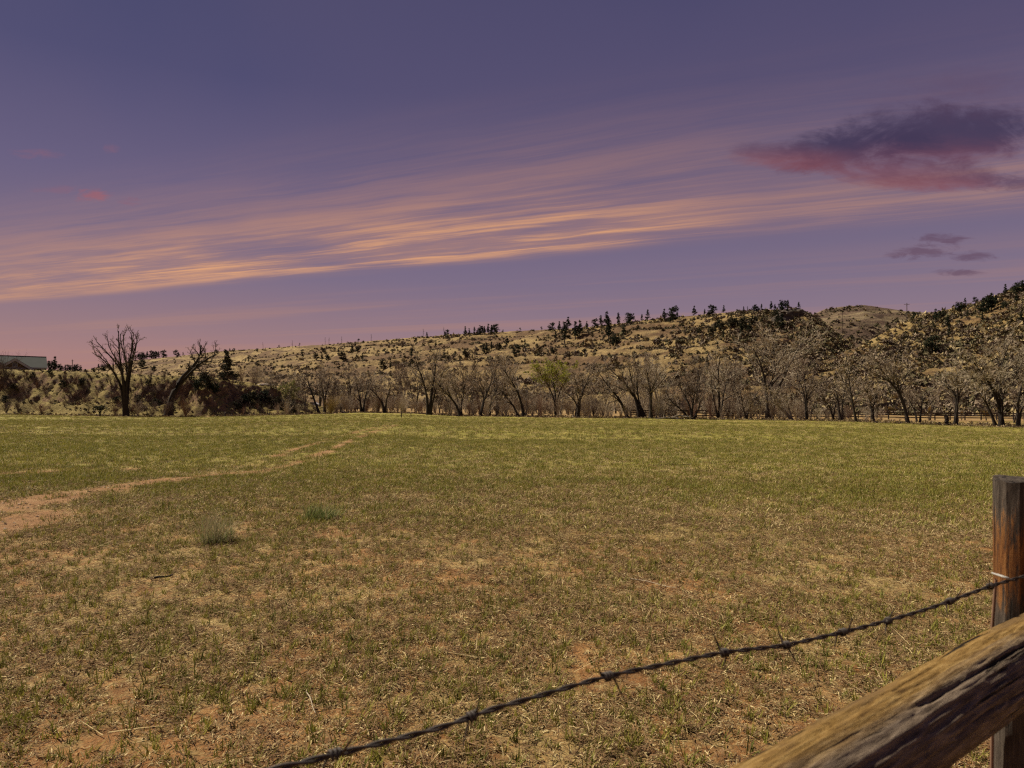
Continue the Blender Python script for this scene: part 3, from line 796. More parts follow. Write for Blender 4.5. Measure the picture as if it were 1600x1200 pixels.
# ------------------------------------------------------------------ scattering
SRC = {}
def source_collection(name, meshes):
    c = bpy.data.collections.new(name)
    for k, me in enumerate(meshes):
        o = bpy.data.objects.new('%s_%02d' % (name, k), me); c.objects.link(o)
    return c

def scatter(name, pts, scl, rot, idx, coll, label, cat):
    me = bpy.data.meshes.new(name)
    pts = np.asarray(pts, np.float32)
    me.vertices.add(len(pts)); me.vertices.foreach_set('co', pts.ravel())
    a = me.attributes.new('scl', 'FLOAT', 'POINT'); a.data.foreach_set('value', np.asarray(scl, np.float32))
    a = me.attributes.new('rot', 'FLOAT_VECTOR', 'POINT'); a.data.foreach_set('vector', np.asarray(rot, np.float32).ravel())
    a = me.attributes.new('idx', 'INT', 'POINT'); a.data.foreach_set('value', np.asarray(idx, np.int32))
    o = obj(name, me)
    ng = bpy.data.node_groups.new(name + '_nodes', 'GeometryNodeTree')
    ng.interface.new_socket('Geometry', in_out='INPUT', socket_type='NodeSocketGeometry')
    ng.interface.new_socket('Geometry', in_out='OUTPUT', socket_type='NodeSocketGeometry')
    gi = ng.nodes.new('NodeGroupInput'); go = ng.nodes.new('NodeGroupOutput')
    ci = ng.nodes.new('GeometryNodeCollectionInfo'); ci.inputs['Collection'].default_value = coll
    ci.inputs['Separate Children'].default_value = True; ci.inputs['Reset Children'].default_value = True
    ip = ng.nodes.new('GeometryNodeInstanceOnPoints'); ip.inputs['Pick Instance'].default_value = True
    def attr(nm, ty):
        n = ng.nodes.new('GeometryNodeInputNamedAttribute'); n.data_type = ty; n.inputs['Name'].default_value = nm
        return [s for s in n.outputs if s.enabled and s.name == 'Attribute'][0]
    ng.links.new(gi.outputs[0], ip.inputs['Points'])
    ng.links.new(ci.outputs[0], ip.inputs['Instance'])
    ng.links.new(attr('idx', 'INT'), ip.inputs['Instance Index'])
    ng.links.new(attr('rot', 'FLOAT_VECTOR'), ip.inputs['Rotation'])
    ng.links.new(attr('scl', 'FLOAT'), ip.inputs['Scale'])
    ng.links.new(ip.outputs[0], go.inputs[0])
    md = o.modifiers.new('scatter', 'NODES'); md.node_group = ng
    tag(o, label, cat, kind='stuff')
    return o

def shrub_mesh(rng, H, spread, stems, per, mat, r=.018, leaf=None, leafmat=None):
    P, Rr = [], []
    for k in range(stems):
        a = rng.uniform(0, 6.28); s = spread * rng.uniform(.15, 1)
        h = H * rng.uniform(.55, 1.0)
        P.append([(rng.normal(0, .06), rng.normal(0, .06), -.05), (math.cos(a) * s * .35, math.sin(a) * s * .35, h * .45), (math.cos(a) * s, math.sin(a) * s, h)])
        Rr.append((r * 1.6, r * .6))
    P0, R0 = stems_to(P, Rr, 5)
    c1, r1 = children(rng, P0, R0, per[0], .15, 1, (15, 50), .25, .55, 4, .7, up=.3)
    c2, r2 = children(rng, c1, r1, per[1], .1, 1, (20, 60), .35, .8, 3, .7, up=.2)
    r1 = np.maximum(r1, r * .5); r2 = np.maximum(r2, r * .4)
    parts = [tubes(P0, R0, 4), tubes(c1, r1, 3), tubes(c2, r2, 3)]
    V, Fc = join(parts)
    return mesh_np('shrub', V, Fc, False, [mat])

def clump_mesh(rng, n, rx, rz, size, mat):
    d = rng.normal(0, 1, (n, 3)); d /= np.linalg.norm(d, axis=1, keepdims=True)
    d *= rng.uniform(.35, 1.0, (n, 1)) ** .5
    d[:, 2] = np.abs(d[:, 2])
    lump = 1 + .35 * np.sin(d[:, :1] * 5 + 1) * np.cos(d[:, 1:2] * 4)
    C = d * np.array([rx, rx, rz]) * lump
    V, Fc = tri_cloud(rng, C, size)
    return mesh_np('clump', V, Fc, False, [mat])

rg = np.random.default_rng(77)
# hillside scrub: low clumps, denser in bands
scrub = source_collection('scrub_clump', [clump_mesh(rg, 42, .55, .55, .42, m_scrub[k % 3]) for k in range(9)])
def scatter_hill(hill, name, label, pxr, n, lo, hi, seed, dens, smin, smax, weights):
    rng = np.random.default_rng(seed)
    us = rng.uniform(float(U(pxr[0])), float(U(pxr[1])), n)
    ts = rng.uniform(lo, hi, n)
    D = hill.D0(us) + (hill.D1(us) - hill.D0(us)) * ts
    X = us * D
    f = fbm(X * .022, D * .03 + ts * 6, seed + 3, 4, .6)
    keep = rng.uniform(0, 1, n) < sstep(f, dens[0], dens[1]) * .95 + .05
    if hill is right_hill:   # an open grassy strip along the gully
        keep &= ~((ts > .80) & (us < float(U(1425))) & (rng.uniform(0, 1, n) < .85))
    us, D, X = us[keep], D[keep], X[keep]
    z = hill.z(us, D)
    m = len(X)
    sc = rng.uniform(smin, smax, m) * np.where(rng.uniform(0, 1, m) < .06, 1.8, 1.0)
    rot = np.stack([np.zeros(m), np.zeros(m), rng.uniform(0, 6.28, m)], -1)
    kind = rng.choice(3, m, p=weights); idx = kind + 3 * rng.integers(0, 3, m)
    return scatter(name, np.stack([X, D, z - .05], -1), sc, rot, idx, scrub, label, 'scrub')
scatter_hill(ridge, 'hillside_scrub', 'low brown and olive scrub dotted over the long grassy ridge', (100, 1400), 26000, .0, .99, 91, (.38, .66), .6, 2.1, [.5, .32, .18])
scatter_hill(ridge, 'hillside_scrub', 'dense dark scrub on the shaded knoll at the right end of the ridge', (1140, 1345), 4200, .30, .99, 95, (.22, .48), .5, 1.5, [.40, .56, .04])
scatter_hill(right_hill, 'hillside_scrub', 'thick low scrub covering the steep hillside at right', (1180, 1700), 15000, .02, .99, 92, (.22, .52), .5, 1.7, [.45, .30, .25])
scatter_hill(far_hill, 'hillside_scrub', 'tiny scrub specks on the distant rounded hill', (1230, 1540), 2600, .3, .99, 93, (.35, .65), 1.2, 3.6, [.5, .4, .1])

# creek-side brush: bare thickets between the trunks
brush = source_collection('brush', [shrub_mesh(np.random.default_rng(300 + k), 2.6, 1.3, 16, (4, 3), [m_twigd, m_twig, m_twigp, m_twigr, m_twig, m_twigp][k], .013) for k in range(6)])
rng = np.random.default_rng(12)
n = 900
pxs = rng.uniform(425, 1640, n); us = U(pxs)
off = rng.uniform(.5, 38, n)
D = edge_dist(us) + off
keep = rng.uniform(0, 1, n) < np.where(pxs < 1260, .62, .30) * np.where((pxs > 1370), np.where(off < 40, .10, 1.0), 1.0) * np.where((pxs > 478) & (pxs < 500), 0.0, 1.0)
us, D, pxs = us[keep], D[keep], pxs[keep]; X = us * D; m = len(X)
hs = np.where(pxs < 1260, rng.uniform(.6, 1.75, m), rng.uniform(.35, 1.1, m))
scatter('creek_brush', np.stack([X, D, ground_z(X, D)], -1), hs, np.stack([np.zeros(m), np.zeros(m), rng.uniform(0, 6.28, m)], -1), rng.integers(0, 6, m), brush,
        'tangled bare brush filling the gaps between the creek trees', 'brush')
# brush over the eroded bank
n = 900
pxs = rng.uniform(-60, 500, n); us = U(pxs); dep = rng.uniform(2.6, 16, n)
D = bank.foot(us) + dep; X = us * D
f = fbm(X * .14, D * .14, 63, 4, .6)
keep = rng.uniform(0, 1, n) < sstep(f, .38, .58) * np.where(dep > 11, .25, 1.0) * np.where(pxs < 190, np.where((dep > 5.0) & (dep < 11.5), 1.0, .12), 1) * np.where((pxs < 190) & (dep > 10), .5, 1)
us, D, X = us[keep], D[keep], X[keep]; m = len(X)
scatter('bank_brush', np.stack([X, D, bank.z(us, D) - .05], -1), rng.uniform(.25, .68, m), np.stack([rng.normal(0, .15, m), rng.normal(0, .15, m), rng.uniform(0, 6.28, m)], -1), rng.choice([0, 0, 0, 3, 3, 0], m), brush,
        'dark leafless brush clinging to the eroded bank', 'brush')
n = 1000
pxs = rng.uniform(-60, 520, n); us = U(pxs); dep = rng.uniform(-2, 22, n)
D = bank.foot(us) + dep; X = us * D
m = n
scatter('bank_scrub', np.stack([X, D, bank.z(us, D) - .03], -1), rng.uniform(.15, .5, m), np.stack([np.zeros(m), np.zeros(m), rng.uniform(0, 6.28, m)], -1), rng.choice([2, 5, 0, 3, 1, 4, 6], m), scrub,
        'small tufts and dry weeds on the bank slope', 'weeds')
# dry weeds along the field edge
n = 3800
pxs = rng.uniform(-30, 1660, n); us = U(pxs); D = edge_dist(us) + np.abs(rng.normal(0, 1, n)) * 7 - 1.0; X = us * D
scatter('edge_weeds', np.stack([X, D, ground_z(X, D) - .03], -1), rng.uniform(.12, .5, n), np.stack([np.zeros(n), np.zeros(n), rng.uniform(0, 6.28, n)], -1), rng.choice([2, 5, 8, 2, 0], n), scrub,
        'fringe of dry weeds along the far edge of the pasture', 'weeds')

# ------------------------------------------------------------------ pines
def pine_parts(rng, H, shape):
    """shape: 'pine' ragged, 'cone' dense cone, 'juniper' round"""
    trunkP, trunkR = stems_to([[(0, 0, -.4), (rng.normal(0, .1), rng.normal(0, .1), H * .5), (rng.normal(0, .25), rng.normal(0, .25), H)]], [(H * .028 + .03, .03)], 6)
    tv = tubes(trunkP, trunkR, 6)
    C = []; bP = []
    n = {'pine': 38, 'cone': 60, 'juniper': 40, 'sparse': 20}[shape]
    for k in range(n):
        t = {'pine': rng.uniform(.22, 1.0), 'cone': rng.uniform(.06, 1.0), 'juniper': rng.uniform(.05, .95), 'sparse': rng.uniform(.45, 1.0)}[shape]
        if shape == 'pine': L = H * .24 * (1.03 - t) ** .75 * rng.uniform(.3, 1.25) + .15
        elif shape == 'cone': L = H * .30 * (1.02 - t) * rng.uniform(.75, 1.15) + .1
        elif shape == 'sparse': L = H * .24 * rng.uniform(.3, 1.2)
        else: L = H * .48 * math.sqrt(max(1 - (t * 1.5 - .6) ** 2, .05)) * rng.uniform(.5, 1.1)
        a = rng.uniform(0, 6.28)
        p0 = np.array([0, 0, H * t]); d = np.array([math.cos(a), math.sin(a), rng.uniform(-.15, .35)])
        bP.append([p0, p0 + d * L * .5, p0 + d * L])
        m = max(3, int(L * 7))
        s = rng.uniform(.25, 1, m)[:, None]
        C.append(p0 + d * L * s + rng.normal(0, .10 + .05 * L, (m, 3)))
    C = np.vstack(C)
    C = np.repeat(C, 5, 0) + rng.normal(0, .13, (len(C) * 5, 3))
    cv = tri_cloud(rng, C, .36)
    bp = np.array(bP); bv = tubes(bp, np.tile([.05, .035, .02], (len(bp), 1)), 3)
    return join([tv, bv]), cv

def make_pine(seed, shape, mat):
    rng = np.random.default_rng(seed)
    tv, cv = pine_parts(rng, 8.0, shape)
    e = empty('pine_tree', (0, 0, 0))
    obj('trunk', mesh_np('trunk', tv[0], tv[1], True), e, m_bark)
    obj('crown', mesh_np('crown', cv[0], cv[1], False), e, mat)
    return e
PROT = {'pine': [make_pine(500 + k, 'pine', m_pine) for k in range(5)], 'sparse': [make_pine(510 + k, 'sparse', m_pine) for k in range(3)],
        'juniper': [make_pine(520 + k, 'juniper', m_jun) for k in range(4)], 'dark': [make_pine(530 + k, 'juniper', m_pine) for k in range(3)],
        'cone': [make_pine(540, 'cone', m_jun)]}
USED = set()
def place_plant(kind, loc, hpx=None, Hm=None, label='', group=None, cat='pine', name=None, squash=1.0):
    e0 = rr.choice(PROT[kind])
    sc = (Hm if Hm else hpx * loc[1] / F) / 8.0
    rz = rr.uniform(0, 6.28)
    if e0 not in USED:
        USED.add(e0); e = e0; e.location = loc; e.rotation_euler = (0, 0, rz); e.scale = (sc * squash, sc * squash, sc)
    else:
        e = copy_tree(e0, loc, rz, (sc * squash, sc * squash, sc))
    if name: e.name = name
    tag(e, label, cat, group)
    return e

crest = [(436, 545, 7), (468, 542, 7), (560, 536, 8), (667, 528, 10), (698, 524, 10), (727, 524, 15), (733, 523, 11), (741, 523, 13), (751, 522, 15), (757, 522, 13), (763, 521, 16), (768, 521, 14), (773, 521, 17), (786, 520, 6), (813, 518, 7), (846, 517, 8),
         (862, 517, 14), (874, 517, 16), (888, 514, 20), (917, 514, 13), (930, 511, 14), (939, 510, 18), (948, 512, 26), (966, 508, 20), (984, 506, 20), (1003, 503, 13), (1012, 501, 18), (1038, 502, 20), (1052, 502, 24), (1058, 498, 12), (1085, 495, 18), (1101, 492, 10), (1112, 493, 18),
         (1131, 489, 13), (1152, 489, 7), (1162, 488, 10), (1181, 487, 13), (1190, 486, 12), (1205, 485, 15), (1211, 485, 11), (1223, 485, 18), (1231, 485, 17), (1248, 486, 15)]
for k, (x, y, h) in enumerate(crest):
    p = ridge.hit(x, y + 1.0)
    place_plant('sparse' if h < 9 else ('pine' if k % 4 else 'dark'), p, h, label='dark pine on the long ridge skyline, %s from the left' % ordinal(k + 1), group='pines along the ridge skyline')
slope_p = [(388, 566, 9), (402, 572, 8), (472, 560, 12), (494, 563, 11), (503, 564, 12), (512, 563, 10), (529, 556, 12), (536, 564, 15), (550, 554, 17), (558, 551, 9), (566, 564, 12), (599, 578, 16), (610, 577, 12), (620, 570, 7), (643, 560, 16), (643, 573, 12), (681, 546, 12), (696, 562, 12), (719, 571, 9), (727, 560, 13),
           (738, 562, 9), (758, 553, 15), (768, 548, 14), (779, 548, 12), (792, 543, 18), (807, 555, 17), (842, 549, 9), (856, 554, 8), (863, 553, 9), (820, 540, 10), (882, 536, 33), (868, 531, 14), (899, 531, 28), (906, 527, 26), (951, 534, 36), (961, 540, 20), (975, 527, 20), (912, 541, 9), (996, 517, 9),
           (1092, 521, 9), (1109, 527, 17), (1118, 521, 15), (1125, 515, 16), (1131, 530, 13), (1141, 513, 18), (1150, 509, 15), (1158, 528, 20), (1163, 516, 20), (1171, 524, 20), (1178, 508, 16), (1190, 507, 12), (1105, 578, 20), (1032, 536, 6), (925, 527, 8), (1300, 555, 9), (1155, 540, 9), (1215, 510, 22), (1222, 515, 24), (1230, 500, 18), (1238, 498, 14), (1212, 500, 16)]
slope_p.sort()
for k, (x, y, h) in enumerate(slope_p):
    p = ridge.hit(x, y)
    place_plant(['pine', 'dark', 'pine', 'juniper'][k % 4] if h < 24 else 'pine', p, h, label='dark evergreen on the open ridge slope, %s from the left' % ordinal(k + 1), group='evergreens scattered on the ridge slope')
right_p = [(1429, 499, 12), (1430, 527, 14), (1455, 553, 30), (1447, 548, 14), (1462, 505, 22), (1470, 500, 16), (1481, 513, 20), (1483, 527, 18), (1459, 519, 14), (1499, 487, 16), (1508, 478, 13), (1524, 474, 10), (1512, 497, 12), (1535, 502, 14), (1541, 489, 26), (1549, 486, 28), (1556, 480, 18), (1571, 462, 18), (1570, 482, 12), (1590, 461, 22), (1588, 478, 18), (1596, 505, 18), (1524, 492, 9), (1388, 588, 10), (1360, 590, 14), (1598, 458, 20)]
right_p.sort()
for k, (x, y, h) in enumerate(right_p):
    p = right_hill.hit(x, y)
    place_plant(['pine', 'pine', 'dark'][k % 3], p, h, label='dark evergreen on the steep right hillside, %s from its left end' % ordinal(k + 1), group='evergreens on the right hillside')
far_p = [(86, 579, 22), (80, 579, 18), (94, 580, 12), (102, 581, 11), (108, 581, 12), (118, 582, 14), (126, 582, 11), (134, 583, 7), (146, 583, 9), (154, 582, 13), (162, 580, 12), (170, 578, 10), (212, 562, 9), (218, 561, 11), (224, 561, 12), (230, 560, 12), (237, 560, 13), (243, 560, 12), (248, 560, 11), (256, 559, 12), (276, 558, 11), (286, 557, 7), (222, 575, 14), (240, 580, 9), (315, 556, 6), (338, 552, 6), (352, 552, 7), (359, 551, 7), (365, 550, 6)]
for k, (x, y, h) in enumerate(far_p):
    p = ridge.hit(x, y)
    place_plant('dark' if k % 3 else 'pine', p, h, label='small far dark tree on the low skyline near the house, %s from the left' % ordinal(k + 1), group='far dark trees on the low left skyline')
# evergreens and dark bushes on the bank
p = bank_at(355, 17)
place_plant('cone', p, Hm=46 * p.y / F, label='cone-shaped evergreen standing on top of the eroded bank', cat='evergreen', squash=1.25)
bj = [(245, 6, 14), (232, 9, 10), (268, 4, 12), (310, 5, 20), (322, 7, 22), (335, 6, 18), (318, 10, 14), (372, 5, 16), (384, 8, 18), (394, 7, 20), (405, 5, 16), (412, 9, 20), (424, 8, 16), (436, 6, 20), (446, 5, 22), (455, 6, 18), (462, 4, 14), (350, 9, 12), (300, 11, 12), (215, 5, 14), (182, 7, 12), (50, 11, 10), (22, 8, 14), (78, 12, 9), (128, 10, 12), (98, 9, 12), (8, 6, 12)]
bj.sort()
for k, (x, dep, h) in enumerate(bj):
    p = bank_at(x, dep)
    place_plant('juniper' if k % 3 else 'dark', p, h, label='dark rounded bush on the eroded bank, %s from the left' % ordinal(k + 1), group='dark bushes on the eroded bank', cat='bush', name='juniper_bush', squash=1.15)
for lst in PROT.values():
    for e in lst:
        if e not in USED:
            for ch in list(e.children): bpy.data.objects.remove(ch)
            bpy.data.objects.remove(e)

# dead snags on the skyline, and poles in the gap
def snag(x, y, hpx, k):
    p = ridge.hit(x, y + .6); Hm = hpx * p.y / F
    rng = np.random.default_rng(900 + k)
    P0, R0 = stems_to([[(0, 0, -.3), (rng.normal(0, .1), 0, Hm * .5), (rng.normal(0, .3), 0, Hm)]], [(.24, .10)], 5)
    lim, rl = children(rng, P0, R0, 5, .4, .95, (40, 80), .10, .25, 3, .6)
    v = join([tubes(P0, R0, 5), tubes(lim, rl * 1.0 + .03, 3)])
    o = obj('dead_snag', mesh_np('dead_snag', v[0], v[1]), None, m_bark, p)
    tag(o, 'thin dead snag poking above the ridge skyline, %s from the left' % ordinal(k + 1), 'snag', 'dead snags on the ridge')
for k, (x, y, h) in enumerate([(411, 546, 12), (457, 543, 12), (508, 538, 12), (514, 537, 11), (534, 536, 11), (580, 533, 11), (661, 527, 14), (694, 525, 15), (1168, 488, 10)]):
    snag(x, y, h, k)

def box(cx, cy, cz, sx, sy, sz):
    V = np.array([[x, y, z] for x in (-.5, .5) for y in (-.5, .5) for z in (-.5, .5)]) * [sx, sy, sz] + [cx, cy, cz]
    return V, np.array([[0, 1, 3, 2], [4, 6, 7, 5], [0, 4, 5, 1], [2, 3, 7, 6], [0, 2, 6, 4], [1, 5, 7, 3]])

def pole(loc, Hm, label):
    e = empty('utility_pole', loc)
    P0, R0 = stems_to([[(0, 0, -.5), (0, 0, Hm)]], [(.19, .13)], 4)
    v = tubes(P0, R0, 8); obj('shaft', mesh_np('shaft', v[0], v[1], True), e, m_rail)
    v = box(0, .14, Hm - .6, 2.4, .12, .14); obj('crossarm', mesh_np('crossarm', v[0], v[1]), e, m_rail)
    tag(e, label, 'utility pole', 'utility poles in the gap')
for x, y, h, lab in [(1316, 511, 24, 'slim utility pole in the hill gap, the one farther left'), (1328, 521, 22, 'slim utility pole in the hill gap, just below the dark copse')]:
    p = ridge.hit(x, y + 2) if x < 1320 else right_hill.hit(1352, 540)
    D = 345.0
    Xp = float(U(x)) * D
    zg = max(float(ridge.z(np.array([float(U(x))]), np.array([D]))[0]), 0)
    pole((Xp, D, zg), max((HOR - (y - h)) / F * D + EYE - zg, 6), lab)
p = right_hill.hit(1417, 503); pole(p, 8.0, 'slim utility pole on the crest left of the wind-bent pine')
p = bank_at(113, 22); 
e = empty('utility_pole', p); v = tubes(*stems_to([[(0, 0, -.3), (0, 0, 2.4)]], [(.07, .06)], 3), 8)
obj('shaft', mesh_np('shaft', v[0], v[1], True), e, m_rail); v = box(0, .06, 2.15, .5, .05, .06); obj('crossarm', mesh_np('crossarm', v[0], v[1]), e, m_rail)
tag(e, 'short dark post on the grassy terrace right of the house', 'post')

# ------------------------------------------------------------------ rocks
def rock_mesh(rng, sx, sy, sz, sub=10):
    th = np.linspace(0, math.pi, sub); ph = np.linspace(0, 2 * math.pi, sub * 2, endpoint=False)
    T, Ph = np.meshgrid(th, ph, indexing='ij')
    d = np.stack([np.sin(T) * np.cos(Ph), np.sin(T) * np.sin(Ph), np.cos(T)], -1)
    s = rng.uniform(0, 100)
    nrm = 1 + .9 * (fbm(d[..., 0] * 1.7 + s + d[..., 2], d[..., 1] * 1.7 + d[..., 2] * 1.3, 5, 3) - .5)
    d = np.sign(d) * np.abs(d) ** .7
    V = (d * nrm[..., None] * [sx, sy, sz]).reshape(-1, 3)
    n = sub * 2; i = np.arange(sub - 1)[:, None] * n; j = np.arange(n)[None]; j2 = (j + 1) % n
    q = np.stack([i + j, i + n + j, i + n + j2, i + j2], -1).reshape(-1, 4)
    return mesh_np('rock', V, q, False)
rkr = np.random.default_rng(61)
for x, y, sx, sy, sz, lab in [(1236, 492, 6.5, 5, 2.0, 'dark rock ledge capping the nose of the ridge'), (1222, 503, 4.5, 4, 3.4, 'dark crag below the ledge on the ridge nose'), (1246, 489, 3.2, 3, 1.6, 'small square rock at the very tip of the ridge')]:
    p = ridge.hit(x, y)
    o = obj('rock_outcrop', rock_mesh(rkr, sx, sy, sz, 14), None, m_rockd, p)
    tag(o, lab, 'rock', 'rock outcrops on the ridge nose')
for x, dd, s, lab in [(536, 1.0, .55, 'grey boulder at the field edge right of the round ochre bush'), (896, 1.5, .28, 'small pale rock at the field edge below the ridge pines'), (1058, -1.0, .3, 'pale rock beside the fallen branch')]:
    Y = float(edge_dist(U(x))) + dd; X = float(U(x)) * Y
    o = obj('boulder', rock_mesh(rkr, s, s * .8, s * .7, 8), None, m_rock, (X, Y, gz(X, Y) + s * .25))
    tag(o, lab, 'boulder')
p = bank_at(413, 15)
o = obj('bleached_slab', rock_mesh(rkr, 1.15, .4, .17, 8), None, m_stone, (p.x, p.y - .6, p.z + .45))
tag(o, 'pale bleached slab lying on the crest of the eroded bank', 'slab')

# ------------------------------------------------------------------ shrubs that can be told apart
def shrub(x, Y, Hm, spread, mat, label, seed, stems=26, per=(5, 4), z=None, name='bare_shrub', r=.012):
    X = float(U(x)) * Y
    me = shrub_mesh(np.random.default_rng(seed), Hm, spread, stems, per, mat, r)
    o = obj(name, me, None, mat, (X, Y, gz(X, Y) if z is None else z))
    return tag(o, label, 'shrub')
zb = lambda x, Y: float(bank.z(np.array([float(U(x))]), np.array([Y]))[0])
shrub(290, 116.5, 3.3, 1.5, m_twigr, 'rounded russet leafless shrub at the foot of the bank', 701, 36, (6, 5))
shrub(517, 137, 3.4, 1.9, m_twigo, 'round ochre shrub at the field edge below the creek trees', 702, 36, (6, 5), r=.014)
shrub(628, 142, 3.0, 1.6, m_twig, 'pale fluffy shrub behind the two field stakes', 703, 30, (6, 4))
shrub(400, 143, 4.6, 2.6, m_twig, 'broad fan of tan bare stems on top of the bank', 704, 44, (6, 4), z=zb(400, 143))
shrub(378, 142, 3.8, 1.8, m_twigr, 'reddish bare shrub between the cone evergreen and tan stems', 705, 26, (5, 4), z=zb(378, 142))
shrub(28, 118, 1.9, 1.0, m_twigd, 'grey spiky bush at the bank foot below the house', 706, 26, (5, 4), z=zb(28, 118))
shrub(10, 117, 2.2, 1.2, m_twigd, 'dark bush at the bank foot, leftmost in the picture', 707, 26, (5, 4), z=zb(10, 117))
shrub(64, 117.5, 1.5, 1.6, m_twigr, 'low spreading russet thicket at the bank foot', 708, 30, (5, 4), z=zb(64, 117.5))
shrub(8, 124, 5.0, 2.6, m_twigd, 'tall loose bare bush in front of the house gable', 709, 22, (6, 5), z=zb(8, 124), r=.016)
shrub(215, 119, 2.8, 1.8, m_twig, 'grey tangle of branches just right of the vase-shaped tree', 710, 26, (5, 4), z=zb(215, 119))
shrub(238, 119, 2.6, 1.6, m_twigd, 'dark tangle between the vase-shaped and the leaning tree', 711, 26, (5, 4), z=zb(238, 119))
shrub(180, 118, 2.6, 1.5, m_twigr, 'brown brush hugging the left of the vase-shaped trunk', 712, 26, (5, 4), z=zb(180, 118))
shrub(262, 119, 3.0, 1.0, m_twigd, 'ivy-dark brush around the foot of the leaning tree', 713, 34, (6, 5), z=zb(262, 119))
# small sapling with a dark round head
Y = 112.0; X = float(U(156)) * Y
e = empty('sapling', (X, Y, gz(X, Y)))
v = tubes(*stems_to([[(0, 0, -.1), (.05, 0, .7), (.0, 0, 1.2)], [(0, 0, .5), (.25, .1, .9), (.4, .1, 1.3)], [(0, 0, .5), (-.3, 0, .9), (-.5, .1, 1.2)]], [(.13, .08), (.08, .04), (.08, .04)], 5), 6)
obj('trunk', mesh_np('trunk', v[0], v[1], True), e, m_bark)
rng = np.random.default_rng(9)
C = rng.normal(0, 1, (260, 3)) * [.5, .4, .2] + [0, 0, 1.35]
v = tri_cloud(rng, C, .26); obj('crown', mesh_np('crown', v[0], v[1]), e, m_jun)
tag(e, 'small dark-headed sapling at the field edge left of the vase-shaped tree', 'sapling')

# stakes, short post, stump, fallen branch
def post_mesh(rng, r, h, sides=8, rough=.12, rings=7):
    zz = np.linspace(-.2, h, rings); th = np.arange(sides) * 2 * math.pi / sides
    V = np.array([[r * (1 + rng.normal(0, rough)) * math.cos(a), r * (1 + rng.normal(0, rough)) * math.sin(a), z + (rng.normal(0, rough * r * 2) if k == rings - 1 else 0)] for k, z in enumerate(zz) for a in th])
    n = sides; i = np.arange(rings - 1)[:, None] * n; j = np.arange(n)[None]; j2 = (j + 1) % n
    q = np.stack([i + j, i + j2, i + n + j2, i + n + j], -1).reshape(-1, 4)
    return V, [q, np.array([np.arange(n) + (rings - 1) * n])]
for x, y, h, r, lab in [(627, 653, .85, .07, 'thicker stake of the pair standing in the field'), (642, 652.5, .55, .04, 'thinner stake of the pair standing in the field')]:
    p = on_ground(x, y); v = post_mesh(np.random.default_rng(x), r, h)
    tag(obj('field_stake', mesh_np('field_stake', v[0], v[1]), None, m_rail, p), lab, 'stake')
Y = 119.0; X = float(U(352)) * Y; v = post_mesh(np.random.default_rng(3), .15, .75)
tag(obj('short_post', mesh_np('short_post', v[0], v[1]), None, m_rail, (X, Y, gz(X, Y))), 'short dark post at the field edge below the bank', 'post')
Y = 106.0; X = float(U(1479)) * Y
v = post_mesh(np.random.default_rng(8), .27, 1.25, 10, .22, 8)
e = empty('tree_stump', (X, Y, gz(X, Y)))
obj('stump', mesh_np('stump', v[0], v[1]), e, m_bark)
v = tubes(*stems_to([[(0, 0, .7), (.25, 0, 1.0), (.2, 0, 1.45)], [(.1, 0, .2), (.5, 0, .5), (.75, .1, .3)]], [(.12, .04), (.1, .04)], 5), 6)
obj('broken_limb', mesh_np('broken_limb', v[0], v[1]), e, m_bark)
tag(e, 'jagged dark tree stump in front of the rail fence', 'stump')
Y = 118.5; X = float(U(1052)) * Y
rng = np.random.default_rng(14)
P0, R0 = stems_to([[(-3.0, 0, .12), (-1.2, .1, .25), (.2, 0, .35), (1.2, .1, .8)], [(-.2, 0, .3), (-1.0, -.3, .65), (-1.6, -.4, .5)], [(.9, .1, .65), (2.0, .2, .45), (3.4, .2, .3)]], [(.07, .15), (.08, .03), (.16, .07)], 8)
lim, rl = children(rng, P0, R0, 4, .2, .9, (30, 70), .2, .4, 4, .5)
v = join([tubes(P0, R0, 7), tubes(lim, rl, 4)])
tag(obj('fallen_branch', mesh_np('fallen_branch', v[0], v[1], True), None, m_barkp, (X, Y, gz(X, Y))), 'dead fallen branch lying at the field edge before the bushy tree', 'fallen branch')

# ------------------------------------------------------------------ rail fences
def rail_fence(x0, x1, Yf, Hp, rails, rail_h, label, seed, step=2.8, zoff=None, pr=.115):
    rng = np.random.default_rng(seed)
    xs = []
    x = float(U(x0)) * Yf(x0)
    X1 = float(U(x1)) * Yf(x1)
    pts = []
    zf_ = zoff if callable(zoff) else (lambda a_, b2_: gz(a_, b2_))
    while x < X1:
        Y = None
        px = 800 + 1100 * x / Yf(x0)
        for _ in range(8): px = 800 + F * x / Yf(px)
        Y = Yf(px); pts.append(Vector((x, Y, zf_(x, Y)))); x += step * rng.uniform(.92, 1.08)
    e = empty('rail_fence', pts[0])
    vp = post_mesh(rng, pr, Hp, 8, .08, 4); mp = mesh_np('post', vp[0], vp[1]); mp.materials.append(m_rail)
    vr = box(0, 0, 0, 1, .06, rail_h); mr = mesh_np('rail', vr[0], vr[1]); mr.materials.append(m_rail)
    for a in pts:
        o = obj('post', mp, e, None, a - pts[0]); o.rotation_euler = (rng.normal(0, .02), rng.normal(0, .02), rng.uniform(0, 6)); o.scale = (1, 1, rng.uniform(.94, 1.08))
    for a, b_ in zip(pts[:-1], pts[1:]):
        for h in rails:
            pa = a + Vector((0, -.11, h + rng.normal(0, .02))); pb = b_ + Vector((0, -.11, h + rng.normal(0, .02)))
            d = pb - pa; o = obj('rail', mr, e, None, (pa + pb) / 2 - pts[0])
            o.rotation_euler = (0, -math.asin(d.z / d.length), math.atan2(d.y, d.x)); o.scale = (d.length * 1.03, 1, 1)
    tag(e, label, 'fence')
